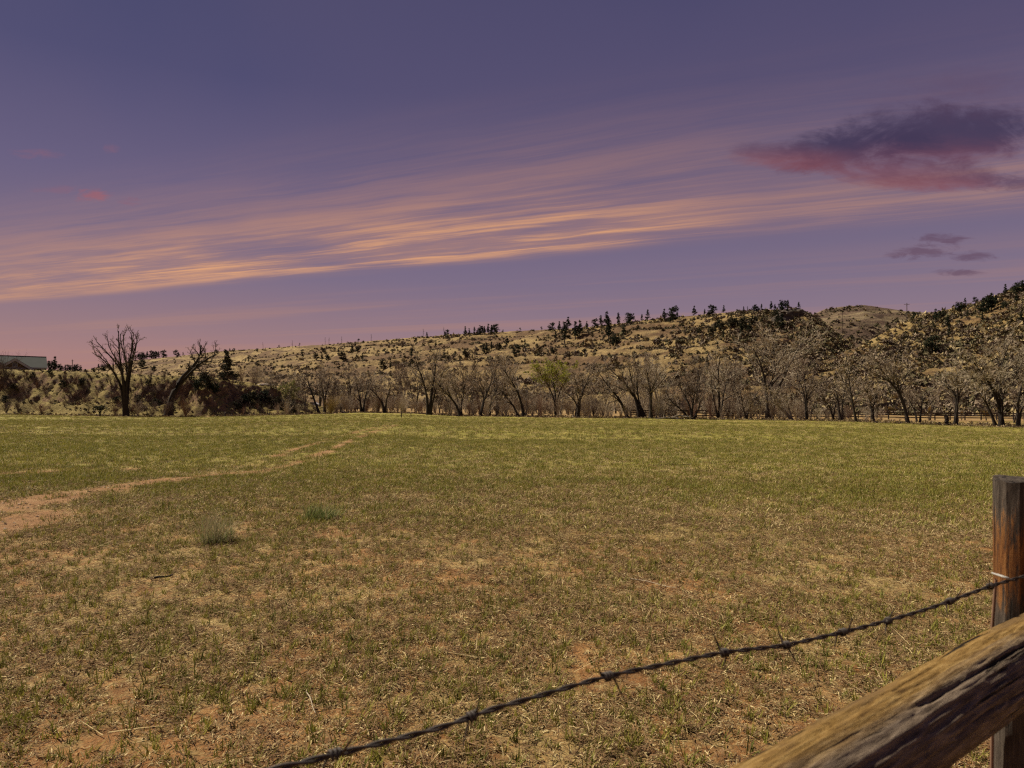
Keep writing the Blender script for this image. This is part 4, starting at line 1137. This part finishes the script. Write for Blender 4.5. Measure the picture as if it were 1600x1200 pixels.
rail_fence(985, 1660, lambda px: 131.0 - .004 * (px - 1000), 1.45, (.45, .86, 1.27), .19, 'dark wooden three-rail fence behind the creek trees at right', 71)
DF = right_hill.hit(1480, 633).y
rail_fence(1330, 1640, lambda px: DF, 1.25, (.40, .75, 1.1), .26, 'farther dark board fence along the foot of the right hillside', 72, 3.4, zoff=lambda a_, b2_: float(right_hill.z(np.array([a_ / b2_]), np.array([b2_]))[0]), pr=.13)
rail_fence(520, 572, lambda px: 163.0, 1.0, (.75,), .28, 'short dark single-beam rail low between trees left of the stakes', 73, 3.2)

# ------------------------------------------------------------------ small white vehicle glimpsed between the trunks
Y = 168.0; X = float(U(491)) * Y; z = EYE + (HOR - 635.5) / F * Y
e = empty('parked_car', (X, Y, z))
def prism(profile, y0, y1):
    n = len(profile)
    V = np.array([[x, y0, z] for x, z in profile] + [[x, y1, z] for x, z in profile])
    q = np.array([[i, (i + 1) % n, n + (i + 1) % n, n + i] for i in range(n)])
    return V, [q, np.array([np.arange(n)[::-1]]), np.array([np.arange(n) + n])]
v = prism([(-1.3, .25), (1.3, .25), (1.32, .62), (.8, .72), (.45, 1.08), (-.75, 1.1), (-1.2, .75), (-1.32, .6)], -.7, .7)
obj('body', mesh_np('body', v[0], v[1]), e, m_white)
v = prism([(.66, .74), (.40, 1.02), (-.68, 1.03), (-1.0, .76)], -.72, .72)
obj('window', mesh_np('window', v[0], v[1]), e, m_glass)
for wx in (-.85, .85):
    for wy in (-.62, .62):
        th = np.linspace(0, 2 * math.pi, 14, endpoint=False)
        v = prism([(wx + .28 * math.cos(a), .25 + .28 * math.sin(a)) for a in th], wy - .1, wy + .1)
        wh = obj('wheel', mesh_np('wheel', v[0], v[1]), e, m_tyre)
        v = prism([(wx + .16 * math.cos(a), .25 + .16 * math.sin(a)) for a in th], wy - .108, wy + .108)
        obj('rim', mesh_np('rim', v[0], v[1]), wh, m_trim)
tag(e, 'small white vehicle glimpsed low between the creek trunks beside the bank', 'car')

# ------------------------------------------------------------------ house on the terrace
YH = 152.0
bz = float(bank.z(np.array([float(U(40))]), np.array([YH]))[0])
def hx(px): return float(U(px)) * YH
def hz(py): return EYE + (HOR - py) / F * YH
e = empty('house', (hx(30), YH, bz))
o0 = np.array([hx(30), YH, bz])
def hpart(name, V, Fc, mat, parent=None):
    V = np.asarray(V, float) - o0
    return obj(name, mesh_np(name, V, Fc), parent or e, mat)
xl, xr = hx(-95), hx(75); ze, zr = hz(572.5), hz(556); dpt = 9.0
base_z = bz - 1.0
# walls of the long wing (gable ends at left and right)
prof = [(YH, base_z), (YH + dpt, base_z), (YH + dpt, ze), (YH + dpt / 2, zr - .15), (YH, ze)]
V = np.array([[xl + .3, y, z] for y, z in prof] + [[xr - .35, y, z] for y, z in prof]); n = 5
hpart('wall', V, [np.array([[i, n + i, n + (i + 1) % n, (i + 1) % n] for i in range(n)]), np.array([np.arange(n)]), np.array([np.arange(n)[::-1] + n])], m_hwall)
def slab(a, b_, c, d, th):
    a, b_, c, d = [np.array(q, float) for q in (a, b_, c, d)]
    nn = np.cross(b_ - a, d - a); nn /= np.linalg.norm(nn); nn *= th
    V = np.array([a, b_, c, d, a + nn, b_ + nn, c + nn, d + nn])
    return V, np.array([[0, 3, 2, 1], [4, 5, 6, 7], [0, 1, 5, 4], [1, 2, 6, 5], [2, 3, 7, 6], [3, 0, 4, 7]])
ov = .7
zo = ze - ov * (zr - ze) / (dpt / 2)
v = slab((xl, YH - ov, zo), (xr, YH - ov, zo), (xr, YH + dpt / 2, zr), (xl, YH + dpt / 2, zr), .18); roof = hpart('roof', v[0], v[1], m_roof)
v = slab((xr, YH + dpt + ov, zo), (xl, YH + dpt + ov, zo), (xl, YH + dpt / 2, zr), (xr, YH + dpt / 2, zr), .18); hpart('roof', v[0], v[1], m_roof)
v = box((xl + xr) / 2, YH - ov - .06, zo + .06, xr - xl, .1, .26); hpart('fascia', v[0], v[1], m_trim, roof)
v = box((xl + xr) / 2, YH + dpt / 2, zr + .22, xr - xl, .3, .12); hpart('ridge_cap', v[0], v[1], m_rail, roof)
# cross gables facing the field
def gable(cx, half, apex_row, name):
    yf = YH - 4.5
    ax = hx(cx); az = EYE + (HOR - apex_row) / F * yf
    drop = half * .56
    wall = np.array([[ax - half * .8, yf, base_z], [ax + half * .8, yf, base_z], [ax + half * .8, yf, az - drop * .8], [ax, yf, az - .1], [ax - half * .8, yf, az - drop * .8]])
    V = np.vstack([wall, wall + [0, 6, 0]]); n = 5
    hpart('gable_wall', V, [np.array([[i, (i + 1) % n, n + (i + 1) % n, n + i] for i in range(n)]), np.array([np.arange(n)[::-1]]), np.array([np.arange(n) + n])], m_hwall)
    for s in (-1, 1):
        p = [(ax, yf - .6, az), (ax + s * half, yf - .6, az - drop), (ax + s * half, yf + 6, az - drop), (ax, yf + 6, az)]
        if s > 0: p = [p[1], p[2], p[3], p[0]]
        else: p = [p[0], p[3], p[2], p[1]]
        v = slab(*p, .2); r = hpart('roof', v[0], v[1], m_roof)
        tv = [(ax, yf - .68, az + .16), (ax + s * half, yf - .68, az - drop + .16), (ax + s * half, yf - .68, az - drop - .38), (ax, yf - .68, az - .38)]
        if s < 0: tv = [tv[1], tv[0], tv[3], tv[2]]
        v = slab(*tv, .07); hpart('rake_trim', v[0], v[1], m_trim)
    v = box(ax, yf - .04, az - 1.15, .9, .08, .75)
    w = hpart('window', v[0], v[1], m_glass)
    for fx_, fz_, fw, fh in ((0, .42, 1.1, .1), (0, -.42, 1.1, .1), (-.5, 0, .1, .74), (.5, 0, .1, .74)):
        v = box(ax + fx_, yf - .06, az - 1.15 + fz_, fw, .1, fh); hpart('frame', v[0], v[1], m_trim, w)
    v = box(ax, yf - .05, az - 1.85, half * 1.1, .12, .14); hpart('trim_board', v[0], v[1], m_trim)
gable(23, 4.3, 561, 'gable')
gable(-20, 3.6, 556, 'gable')
e.rotation_euler = (0, 0, R(36)); e.scale = (.82, 1, 1)
tag(e, 'ranch house with a long grey-green roof on the terrace at far left', 'house')

# ------------------------------------------------------------------ field grass
def blade_set(rng, n, lmin, lmax, wid, lean, radius, mat, curl=.5, flat=False):
    a = rng.uniform(0, 6.28, n); L = rng.uniform(lmin, lmax, n); th = np.radians(rng.uniform(lean[0], lean[1], n))
    r = radius * np.sqrt(rng.uniform(0, 1, n)); pa = rng.uniform(0, 6.28, n)
    b0 = np.stack([r * np.cos(pa), r * np.sin(pa), np.full(n, -.004) if not flat else rng.uniform(.003, .02, n)], -1)
    d = np.stack([np.cos(a), np.sin(a), np.zeros(n)], -1); upv = np.array([0, 0, 1.])
    side = np.stack([-np.sin(a), np.cos(a), np.zeros(n)], -1)
    ang2 = rng.uniform(0, 3.14, n)[:, None]
    side = side * np.cos(ang2) + np.cross(d, side) * np.sin(ang2) * .5
    th2 = th + np.radians(rng.uniform(-10, 60, n)) * curl
    d1 = d * np.sin(th)[:, None] + upv * np.cos(th)[:, None]
    d2 = d * np.sin(th2)[:, None] + upv * np.cos(th2)[:, None]
    m1 = b0 + d1 * (L * .5)[:, None]; tip = m1 + d2 * (L * .5)[:, None]
    tip[:, 2] = np.maximum(tip[:, 2], .003); m1[:, 2] = np.maximum(m1[:, 2], .004)
    w = (wid * rng.uniform(.6, 1.3, n))[:, None]
    V = np.stack([b0 - side * w * .5, b0 + side * w * .5, m1 + side * w * .45, m1 - side * w * .45, tip], 1).reshape(-1, 3)
    k = np.arange(n)[:, None] * 5
    return V, np.hstack([k, k + 1, k + 2, k + 3]), np.hstack([k + 3, k + 2, k + 4])
def tuft(rng, sets):
    Vs, Q, T, mq, mt, mats, off = [], [], [], [], [], [], 0
    for i, s in enumerate(sets):
        mat = s['mat']; mats.append(mat)
        V, q, tr = blade_set(rng, **s)
        Vs.append(V); Q.append(q + off); T.append(tr + off); off += len(V)
        mq += [i] * len(q); mt += [i] * len(tr)
    return mesh_np('tuft', np.vstack(Vs), [np.vstack(Q), np.vstack(T)], False, mats, mq + mt)
rg = np.random.default_rng(55)
near_src = source_collection('near_tuft', [tuft(rg, s) for s in (
    [[dict(n=10, lmin=.03, lmax=.075, wid=.0055, lean=(4, 45), radius=.022, mat=m_gg), dict(n=5, lmin=.02, lmax=.045, wid=.005, lean=(40, 88), radius=.04, mat=m_gs, curl=1.0)] for _ in range(4)] +
    [[dict(n=12, lmin=.015, lmax=.045, wid=.0055, lean=(35, 92), radius=.045, mat=m_gs, curl=1.2), dict(n=4, lmin=.03, lmax=.07, wid=.004, lean=(70, 92), radius=.05, mat=m_gd, flat=True)] for _ in range(5)] +
    [[dict(n=12, lmin=.02, lmax=.06, wid=.005, lean=(55, 95), radius=.06, mat=m_gd, flat=True), dict(n=4, lmin=.02, lmax=.055, wid=.0045, lean=(60, 92), radius=.05, mat=m_gs, flat=True)] for _ in range(3)] +
    [[dict(n=2, lmin=.10, lmax=.24, wid=.0035, lean=(78, 92), radius=.03, mat=m_gs, curl=.1, flat=True)] for _ in range(2)])])
mid_src = source_collection('mid_tuft', [tuft(rg, s) for s in (
    [[dict(n=22, lmin=.05, lmax=.10, wid=.009, lean=(5, 50), radius=.12, mat=m_gg), dict(n=12, lmin=.04, lmax=.08, wid=.008, lean=(30, 85), radius=.13, mat=m_gs)] for _ in range(4)] +
    [[dict(n=24, lmin=.04, lmax=.08, wid=.008, lean=(30, 90), radius=.14, mat=m_gs, curl=.8), dict(n=10, lmin=.03, lmax=.08, wid=.008, lean=(60, 92), radius=.14, mat=m_gd, flat=True)] for _ in range(4)])])
def frustum_points(rng, y0, y1, dens):
    w0, w1 = .80, .25
    area = .80 * (y1 ** 2 - y0 ** 2) + 2 * .25 * (y1 - y0)
    n = int(area * dens)
    Y = np.sqrt(rng.uniform(y0 ** 2, y1 ** 2, n)); X = rng.uniform(-1, 1, n) * (.80 * Y + .25)
    return X, Y
rng = np.random.default_rng(99)
def lay(name, bands, src, kinds, label):
    Xs, Ys, Sc, Ix = [], [], [], []
    for (y0, y1, dens, s0, s1) in bands:
        X, Y = frustum_points(rng, y0, y1, dens)
        pn = fbm(X * 2.6, Y * 2.6, 71, 5, .7)
        pf = fbm(X * .07 + 5, Y * .13, 72, 4, .6)
        bare = bare_at(X, Y)
        keep = rng.uniform(0, 1, len(X)) < (.36 + .64 * sstep(pn + .10 * sstep(Y, 8, 16), .38, .54)) * (1 - .93 * bare)
        X, Y, pf = X[keep], Y[keep], pf[keep]
        g = np.clip(.27 + .38 * sstep(Y + (pf - .5) * 26, 5, 17) + (pf - .5) * .5, .08, .8)
        idx = kinds(rng, g)
        Xs.append(X); Ys.append(Y); Ix.append(idx); Sc.append(rng.uniform(s0, s1, len(X)))
    X = np.concatenate(Xs); Y = np.concatenate(Ys); m = len(X)
    rot = np.stack([rng.normal(0, .08, m), rng.normal(0, .08, m), rng.uniform(0, 6.28, m)], -1)
    scatter(name, np.stack([X, Y, ground_z(X, Y) + .002], -1), np.concatenate(Sc), rot, np.concatenate(Ix), src, label, 'grass')
    return m
def kn(rng, g):
    n = len(g); r = rng.uniform(0, 1, n)
    straw = np.where(rng.uniform(0, 1, n) < .62, rng.integers(4, 9, n), rng.integers(9, 12, n))
    straw = np.where(rng.uniform(0, 1, n) < .012, rng.integers(12, 14, n), straw)
    return np.where(r < g, rng.integers(0, 4, n), straw)
def km(rng, g):
    n = len(g); return np.where(rng.uniform(0, 1, n) < g, rng.integers(0, 4, n), rng.integers(4, 8, n))
n1_ = lay('near_grass', [(2.0, 5, 950, .7, 1.3), (5, 9, 720, .75, 1.3), (9, 14, 420, .85, 1.4)], near_src, kn, 'sparse green shoots and curled dry straw covering the near pasture')
n2_ = lay('far_grass', [(8, 16, 110, .7, 1.2), (16, 34, 42, .8, 1.4), (34, 70, 9, 1.0, 2.0), (70, 120, 2.4, 1.2, 2.4)], mid_src, km, 'short olive-green grass covering the middle and far pasture')
print('grass instances', n1_, n2_)

# the two tussocks
def tussock(px, py, sets, label, seed, parts):
    p = on_ground(px, py)
    e = empty('grass_tussock', p)
    rg = np.random.default_rng(seed)
    for nm, s in zip(parts, sets):
        obj(nm, tuft(rg, [s]), e)
    tag(e, label, 'tussock')
tussock(338, 848, [dict(n=230, lmin=.26, lmax=.52, wid=.0045, lean=(2, 50), radius=.15, mat=m_tusd, curl=.22), dict(n=150, lmin=.15, lmax=.36, wid=.0045, lean=(5, 58), radius=.17, mat=m_tus, curl=.3), dict(n=160, lmin=.04, lmax=.12, wid=.008, lean=(30, 90), radius=.20, mat=m_gd)],
        'tall wispy grey-green tussock rising from the dry near pasture', 31, ['dry_stems', 'green_stems', 'dead_base'])
tussock(502, 812, [dict(n=420, lmin=.12, lmax=.27, wid=.006, lean=(2, 50), radius=.22, mat=m_tus, curl=.35), dict(n=70, lmin=.18, lmax=.33, wid=.004, lean=(4, 40), radius=.2, mat=m_gs, curl=.3), dict(n=120, lmin=.04, lmax=.12, wid=.008, lean=(30, 90), radius=.24, mat=m_gd)],
        'low bright green grass tussock behind the wispy one', 32, ['green_blades', 'dry_stems', 'dead_base'])

# dark dung clods, small sticks
for k, (px, py, lab, cnt) in enumerate([(650, 1040, 'scatter of dark dung crumbs in the near grass above the wire', 26), (655, 1044, None, 0)]):
    if not cnt: continue
    p = on_ground(px, py); rg = np.random.default_rng(40 + k)
    vs = []
    for q_ in range(cnt):
        c = np.array([rg.normal(0, .10), rg.normal(0, .09), .003]); s = rg.uniform(.004, .013)
        th = np.linspace(0, math.pi, 4); ph = np.linspace(0, 2 * math.pi, 6, endpoint=False)
        T, Ph = np.meshgrid(th, ph, indexing='ij')
        d = np.stack([np.sin(T) * np.cos(Ph), np.sin(T) * np.sin(Ph), np.cos(T) * .7], -1) * s * rg.uniform(.7, 1.3, (4, 6, 1)) + c
        i = np.arange(3)[:, None] * 6; j = np.arange(6)[None]; j2 = (j + 1) % 6
        vs.append((d.reshape(-1, 3), np.stack([i + j, i + 6 + j, i + 6 + j2, i + j2], -1).reshape(-1, 4)))
    v = join(vs)
    tag(obj('dung_crumbs', mesh_np('dung_crumbs', v[0], v[1]), None, m_dung, p), lab, 'dung', kind='stuff')
def stick(px, py, L, az, r, mat, label, name='stick'):
    p = on_ground(px, py); rg = np.random.default_rng(int(px))
    d = np.array([math.cos(az), math.sin(az), 0]) * L
    P0, R0 = stems_to([[-d * .5 + [0, 0, .015], -d * .1 + [rg.normal(0, .02), rg.normal(0, .02), .03], d * .2 + [0, 0, .02], d * .5 + [0, 0, .035]]], [(r, r * .5)], 7)
    v = tubes(P0, R0, 6)
    tag(obj(name, mesh_np(name, v[0], v[1], True), None, mat, p), label, 'stick')
stick(253, 906, .16, .3, .012, m_bark, 'short dark stick in the grass below the wispy tussock')
stick(1053, 727, .9, -.1, .02, m_bark, 'thin dark branch lying in the green grass at mid field')
stick(1020, 916, .45, -.9, .003, m_twigp, 'long pale straw stalk lying in the middle of the near grass')
stick(485, 1105, .30, -1.15, .003, m_twigp, 'pale bent stalk near the bottom of the pasture, left of the wire')

# ------------------------------------------------------------------ foreground fence: post, log rail, barbed wire
def wood_mat(name, axis, ochre_top):
    m, t, b = material(name)
    tcn = t.n.new('ShaderNodeTexCoord'); Pm = tcn.outputs['Object']
    sv = {'z': (1, 1, .10), 'x': (.12, 1, 1)}[axis]
    g1 = t.noise(t.vmul(Pm, sv), 190, 7, .78, .3)
    g2 = t.noise(t.vmul(Pm, sv), 24, 6, .7, .5)
    if ochre_top:
        an = t.n.new('ShaderNodeAttribute'); an.attribute_name = 'upper_side'  # ochre towards the upper side of the log, grey around the rest
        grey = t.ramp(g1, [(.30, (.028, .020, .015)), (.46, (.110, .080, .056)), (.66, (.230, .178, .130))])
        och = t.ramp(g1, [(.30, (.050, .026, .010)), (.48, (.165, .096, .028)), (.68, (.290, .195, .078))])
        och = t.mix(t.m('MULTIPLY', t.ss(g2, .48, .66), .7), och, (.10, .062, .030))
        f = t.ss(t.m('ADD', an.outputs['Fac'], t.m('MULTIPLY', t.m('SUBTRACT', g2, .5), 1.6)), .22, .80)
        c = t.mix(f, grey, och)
    else:
        z = t.xyz(Pm)[2]
        grey = t.ramp(g1, [(.28, (.010, .008, .007)), (.48, (.050, .039, .031)), (.70, (.115, .093, .075))])
        rust = t.ramp(g1, [(.25, (.025, .010, .005)), (.48, (.125, .048, .014)), (.75, (.30, .15, .052))])
        mid = t.m('MULTIPLY', t.ss(z, .98, 1.09), t.ss(z, 1.10, 1.24, 1.0, 0.0))
        f = t.ss(t.m('ADD', mid, t.m('MULTIPLY', t.m('SUBTRACT', g1, .5), 3.0)), .48, .95)
        c = t.mix(f, grey, rust)
    crack = t.ss(t.noise(t.vmul(Pm, {'z': (1, 1, .05), 'x': (.06, 1, 1)}[axis]), 75, 4, .55, .2), .34, .40)
    c = t.mix(crack, (.012, .009, .007), c)
    t.put(b.inputs['Base Color'], c)
    hh = t.m('ADD', t.m('MULTIPLY', g1, .5), crack)
    t.put(b.inputs['Normal'], t.bump(hh, 1.0, .005))
    b.inputs['Roughness'].default_value = .85
    return m
m_post = wood_mat('weathered_post', 'z', False)
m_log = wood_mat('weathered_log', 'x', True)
m_wire = simple('rusty_wire', (.035, .026, .022), rough=.65, spec=.4, hue=(.035, .026, .022), var=.5, nscale=60)
m_staple = simple('bright_staple', (.30, .29, .27), rough=.4, spec=.5, hue=(.30, .29, .27))

# square post with rounded corners, splits and an uneven top
PD = 1.10
pl = (1559 - 800) / F * PD; side = .135
pang = R(-31); pc = np.array([pl, PD]) + np.array([math.cos(pang) * side * .5 - math.sin(pang) * side * .5, math.sin(pang) * side * .5 + math.cos(pang) * side * .5])
ptop = EYE - (753 - HOR) / F * PD
zz = np.concatenate([np.linspace(-.3, .75, 18), np.linspace(.77, ptop, 60)]); ns = 72
th = np.arange(ns) * 2 * math.pi / ns
TH, ZZ = np.meshgrid(th, zz)
c_, s_ = np.cos(TH), np.sin(TH)
sq_r = side * .5 / np.maximum(np.abs(c_), np.abs(s_)) 
rad_ = np.minimum(sq_r, side * .5 * 1.30)
crk = np.zeros_like(TH)
for a0, wdt, dep, z0, z1 in [(4.35, .035, .022, .95, 1.4), (4.70, .03, .018, .70, 1.4), (4.98, .03, .02, 1.02, 1.4), (5.3, .03, .012, .8, 1.1), (2.6, .04, .02, .6, 1.4), (3.3, .03, .012, .8, 1.4)]:
    crk += 1.5 * dep * np.exp(-((TH - a0 - .03 * np.sin(ZZ * 14 + a0 * 5)) / wdt) ** 2) * sstep(ZZ, z0, z0 + .06) * (1 - sstep(ZZ, z1, z1 + .1))
rad_ = rad_ - crk + (fbm(TH * 9, ZZ * 4, 81, 4) - .5) * .007 + (fbm(TH * 3, ZZ * 1.2, 85, 2) - .5) * .006
notch = sstep(ZZ, .855, .875) * 0
V = np.stack([rad_ * c_, rad_ * s_, ZZ], -1)
V[-1, :, 2] += (fbm(np.cos(th) * 3, np.sin(th) * 3, 84, 3) - .5) * .016
V = V.reshape(-1, 3)
i = np.arange(len(zz) - 1)[:, None] * ns; j = np.arange(ns)[None]; j2 = (j + 1) % ns
q = np.stack([i + j, i + j2, i + ns + j2, i + ns + j], -1).reshape(-1, 4)
ctr = len(V); V = np.vstack([V, [[0, 0, ptop - .006]]])
lastr = (len(zz) - 1) * ns
tri = np.stack([lastr + np.arange(ns), lastr + (np.arange(ns) + 1) % ns, np.full(ns, ctr)], -1)
fp = obj('fence_post', mesh_np('fence_post', V, [q, tri], False), None, m_post, (pc[0], pc[1], gz(pc[0], pc[1])))
fp.rotation_euler = (0, 0, pang)
fp.location.z = 0
tag(fp, 'weathered split wooden fence post with a rust-orange streak at the right edge', 'fence post')

# the log rail in front of the post
def ray(px, py, Y): return np.array([(px - 800) / F * Y, Y, EYE - (py - HOR) / F * Y])
LA = ray(1402, 1152, .745); LB = ray(1600, 1027, .955)
dirL = (LB - LA) / np.linalg.norm(LB - LA)
L0 = LA - dirL * .75; Llen = .75 + np.linalg.norm(LB - LA) + .50
nl, ns = 620, 144
tl = np.linspace(0, Llen, nl); th = np.arange(ns) * 2 * math.pi / ns
TL, TH = np.meshgrid(tl, th, indexing='ij')
r = .0440 + .003 * np.sin(TL * 2.1) 
cx_, sx_ = np.cos(TH), np.sin(TH)
r = r + (fbm(TL * 5, cx_ * 1.2 + 4, 91, 3) - .5) * .006 + (fbm(TL * 5, TH * 9, 92, 4, .6) - .5) * .004 + (fbm(TL * 8, TH * 34, 97, 4, .65) - .5) * .0040
r = r - .0014 * np.clip(sstep(fbm(TL * 5, TH * 14 + TL * 1.5, 93, 4, .65), .50, .60), 0, 1) * sstep(np.sin(TH - .2), -.9, .3)
for a0, dep in [(.35 * k_ + .07 * ((k_ * 7) % 5), .006 + .002 * ((k_ * 3) % 5)) for k_ in range(18)]:
    dth = (TH - a0 - .25 * np.sin(TL * 4 + a0) - .12 * (fbm(TL * 9, TL * 0 + a0, 94, 3) - .5) * 4 + math.pi) % (2 * math.pi) - math.pi
    r = r - dep * .6 * np.exp(-(dth / .022) ** 2) * sstep(fbm(TL * 6 + a0 * 13, TL * 0 + a0 * 5, 95, 2), .50, .60)
V = np.stack([TL, r * cx_, r * sx_], -1).reshape(-1, 3)
i = np.arange(nl - 1)[:, None] * ns; j = np.arange(ns)[None]; j2 = (j + 1) % ns
q = np.stack([i + j, i + ns + j, i + ns + j2, i + j2], -1).reshape(-1, 4)[:, ::-1]
me = mesh_np('log_rail', V, [q, np.array([np.arange(ns)[::-1]]), np.array([np.arange(ns) + (nl - 1) * ns])], True)
at = me.attributes.new('upper_side', 'FLOAT', 'POINT')
at.data.foreach_set('value', (sstep(sx_ + .45 * cx_, .40, 1.15)).ravel().astype(np.float32))  # by angle around the log: full on the upper side, none below
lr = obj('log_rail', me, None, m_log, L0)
lr.rotation_euler = Vector(dirL).to_track_quat('X', 'Z').to_euler()
tag(lr, 'thick weathered log rail with ochre upper side, bottom right corner', 'log rail')

def wire_Y(px): return (.6 + .0283) / (1 - .566 * (px - 800) / F)
def barbed_wire(path, label, barbs, seed):
    rng = np.random.default_rng(seed)
    pts = np.array(path)
    d = np.concatenate([[0], np.cumsum(np.linalg.norm(np.diff(pts, axis=0), axis=1))])
    n = 420
    tt = np.linspace(0, d[-1], n)
    C = np.stack([np.interp(tt, d, pts[:, k]) for k in range(3)], -1)
    ker = np.ones(17) / 17
    Cp = np.pad(C, ((8, 8), (0, 0)), mode='edge'); Cs = np.stack([np.convolve(Cp[:, k], ker, 'valid') for k in range(3)], -1)
    Cs[:8] = C[:8]; Cs[-8:] = C[-8:]; C = Cs
    T = np.gradient(C, axis=0); T /= np.linalg.norm(T, axis=1, keepdims=True); a, b_ = frames(T)
    e = empty('barbed_wire', C[-1])
    rw = .0014
    for k in range(2):
        ph = tt / .052 * 2 * math.pi + k * math.pi
        P = C + (a * np.cos(ph)[:, None] + b_ * np.sin(ph)[:, None]) * rw * 1.02
        v = tubes(P[None], np.full((1, n), rw), 8)
        obj('strand', mesh_np('strand', v[0] - C[-1], v[1], True), e, m_wire)
    for (c, i0) in [(np.array(q_), int(np.argmin(np.linalg.norm(C - np.array(q_), axis=1)))) for q_ in barbs]:
        c = C[i0]; ta, aa, bb = T[i0], a[i0], b_[i0]
        w = np.linspace(0, 2.6 * 2 * math.pi, 46); ph0 = rng.uniform(0, 6.28)
        coil = c + (aa * np.cos(w + ph0)[:, None] + bb * np.sin(w + ph0)[:, None]) * .0037 + ta * ((w / w[-1] - .5) * .009)[:, None]
        t0 = coil[0] - coil[1]; t0 /= np.linalg.norm(t0); t1 = coil[-1] - coil[-2]; t1 /= np.linalg.norm(t1)
        ph1 = rng.choice([-1, 1]) * math.pi / 2 + rng.uniform(-.5, .5); ph2 = ph1 + math.pi + rng.uniform(-.7, .7)
        s0 = coil[0] + (aa * math.cos(ph1) + bb * math.sin(ph1)) * rng.uniform(.017, .025) - ta * rng.uniform(0, .010)
        s1 = coil[-1] + (aa * math.cos(ph2) + bb * math.sin(ph2)) * rng.uniform(.017, .025) + ta * rng.uniform(0, .010)
        P = np.vstack([s0, coil, s1])
        rr_ = np.full(len(P), .0013); rr_[0] = .0003; rr_[-1] = .0003
        v = tubes(P[None], rr_[None], 6)
        obj('barb', mesh_np('barb', v[0] - C[-1], v[1], True), e, m_wire)
    tag(e, label, 'barbed wire')
    return e
wp = [(300, 1232), (520, 1180), (710, 1132), (739, 1117), (951, 1056), (1132, 1019), (1227, 1009), (1317, 988), (1388, 970), (1455, 950), (1547, 916), (1592, 903), (1650, 888)]
path = [ray(x, y, wire_Y(x)) for x, y in wp]
barbed_wire(path, 'twisted rusty barbed wire crossing the foreground to the fence post', [ray(x, y, wire_Y(x)) for x, y in [(520, 1180), (739, 1117), (951, 1056), (1132, 1019), (1227, 1009), (1317, 988), (1388, 970), (1483, 940), (1547, 916)]], 61)
wp2 = [(1470, 1200), (1530, 1160), (1566, 1134), (1602, 1104), (1660, 1062)]
path = [ray(x, y, 1.0 + .0006 * (x - 1470)) for x, y in wp2]
barbed_wire(path, 'lower rusty wire passing beneath the log rail at the corner', [ray(1640, 1076, 1.1)], 62)
# staple holding the wire
s0 = ray(1572, 903, wire_Y(1572) - .006); s1 = ray(1580, 905, wire_Y(1580) - .006)
v = tubes(*stems_to([[s0 + [0, .03, 0], s0, s1, s1 + [0, .03, 0]]], [(.0016, .0016)], 9), 6)
tag(obj('wire_staple', mesh_np('wire_staple', v[0] - s0, v[1], True), None, m_staple, s0), 'bright metal staple pinning the wire to the post', 'staple')
# dry stalk beside the post
a = ray(1547, 1000, 1.09); 
pts = [np.array([ray(1553, 1145, 1.1)[0], 1.14, 0.0]), ray(1552, 1132, 1.1), ray(1546, 1000, 1.09), ray(1551, 950, 1.09), ray(1556, 905, 1.08)]
v = tubes(*stems_to([[p_ - pts[0] for p_ in pts]], [(.0035, .0022)], 14), 6)
tag(obj('dry_stalk', mesh_np('dry_stalk', v[0], v[1], True), None, m_twigr, pts[0]), 'thin reddish dry stalk rising beside the fence post', 'stalk')

# loose stones on the bare track
m_stone2 = simple('track_pebbles', (.26, .17, .10), hue=(.40, .31, .22), var=.2, nscale=2.0)
rg = np.random.default_rng(17)
stones = source_collection('stone', [rock_mesh(rg, .5, .42, .3, 6) for _ in range(4)])
for o_ in stones.objects: o_.data.materials.append(m_stone2)
Xs_, Ys_ = frustum_points(rg, 7, 30, 16)
kp = rg.uniform(0, 1, len(Xs_)) < bare_at(Xs_, Ys_) ** 2
Xs_, Ys_ = Xs_[kp], Ys_[kp]; m = len(Xs_)
scatter('track_stones', np.stack([Xs_, Ys_, ground_z(Xs_, Ys_) + .006], -1), rg.uniform(.012, .040, m), np.stack([rg.normal(0, .3, m), rg.normal(0, .3, m), rg.uniform(0, 6.28, m)], -1), rg.integers(0, 4, m), stones,
        'small loose stones strewn along the bare track', 'stones')
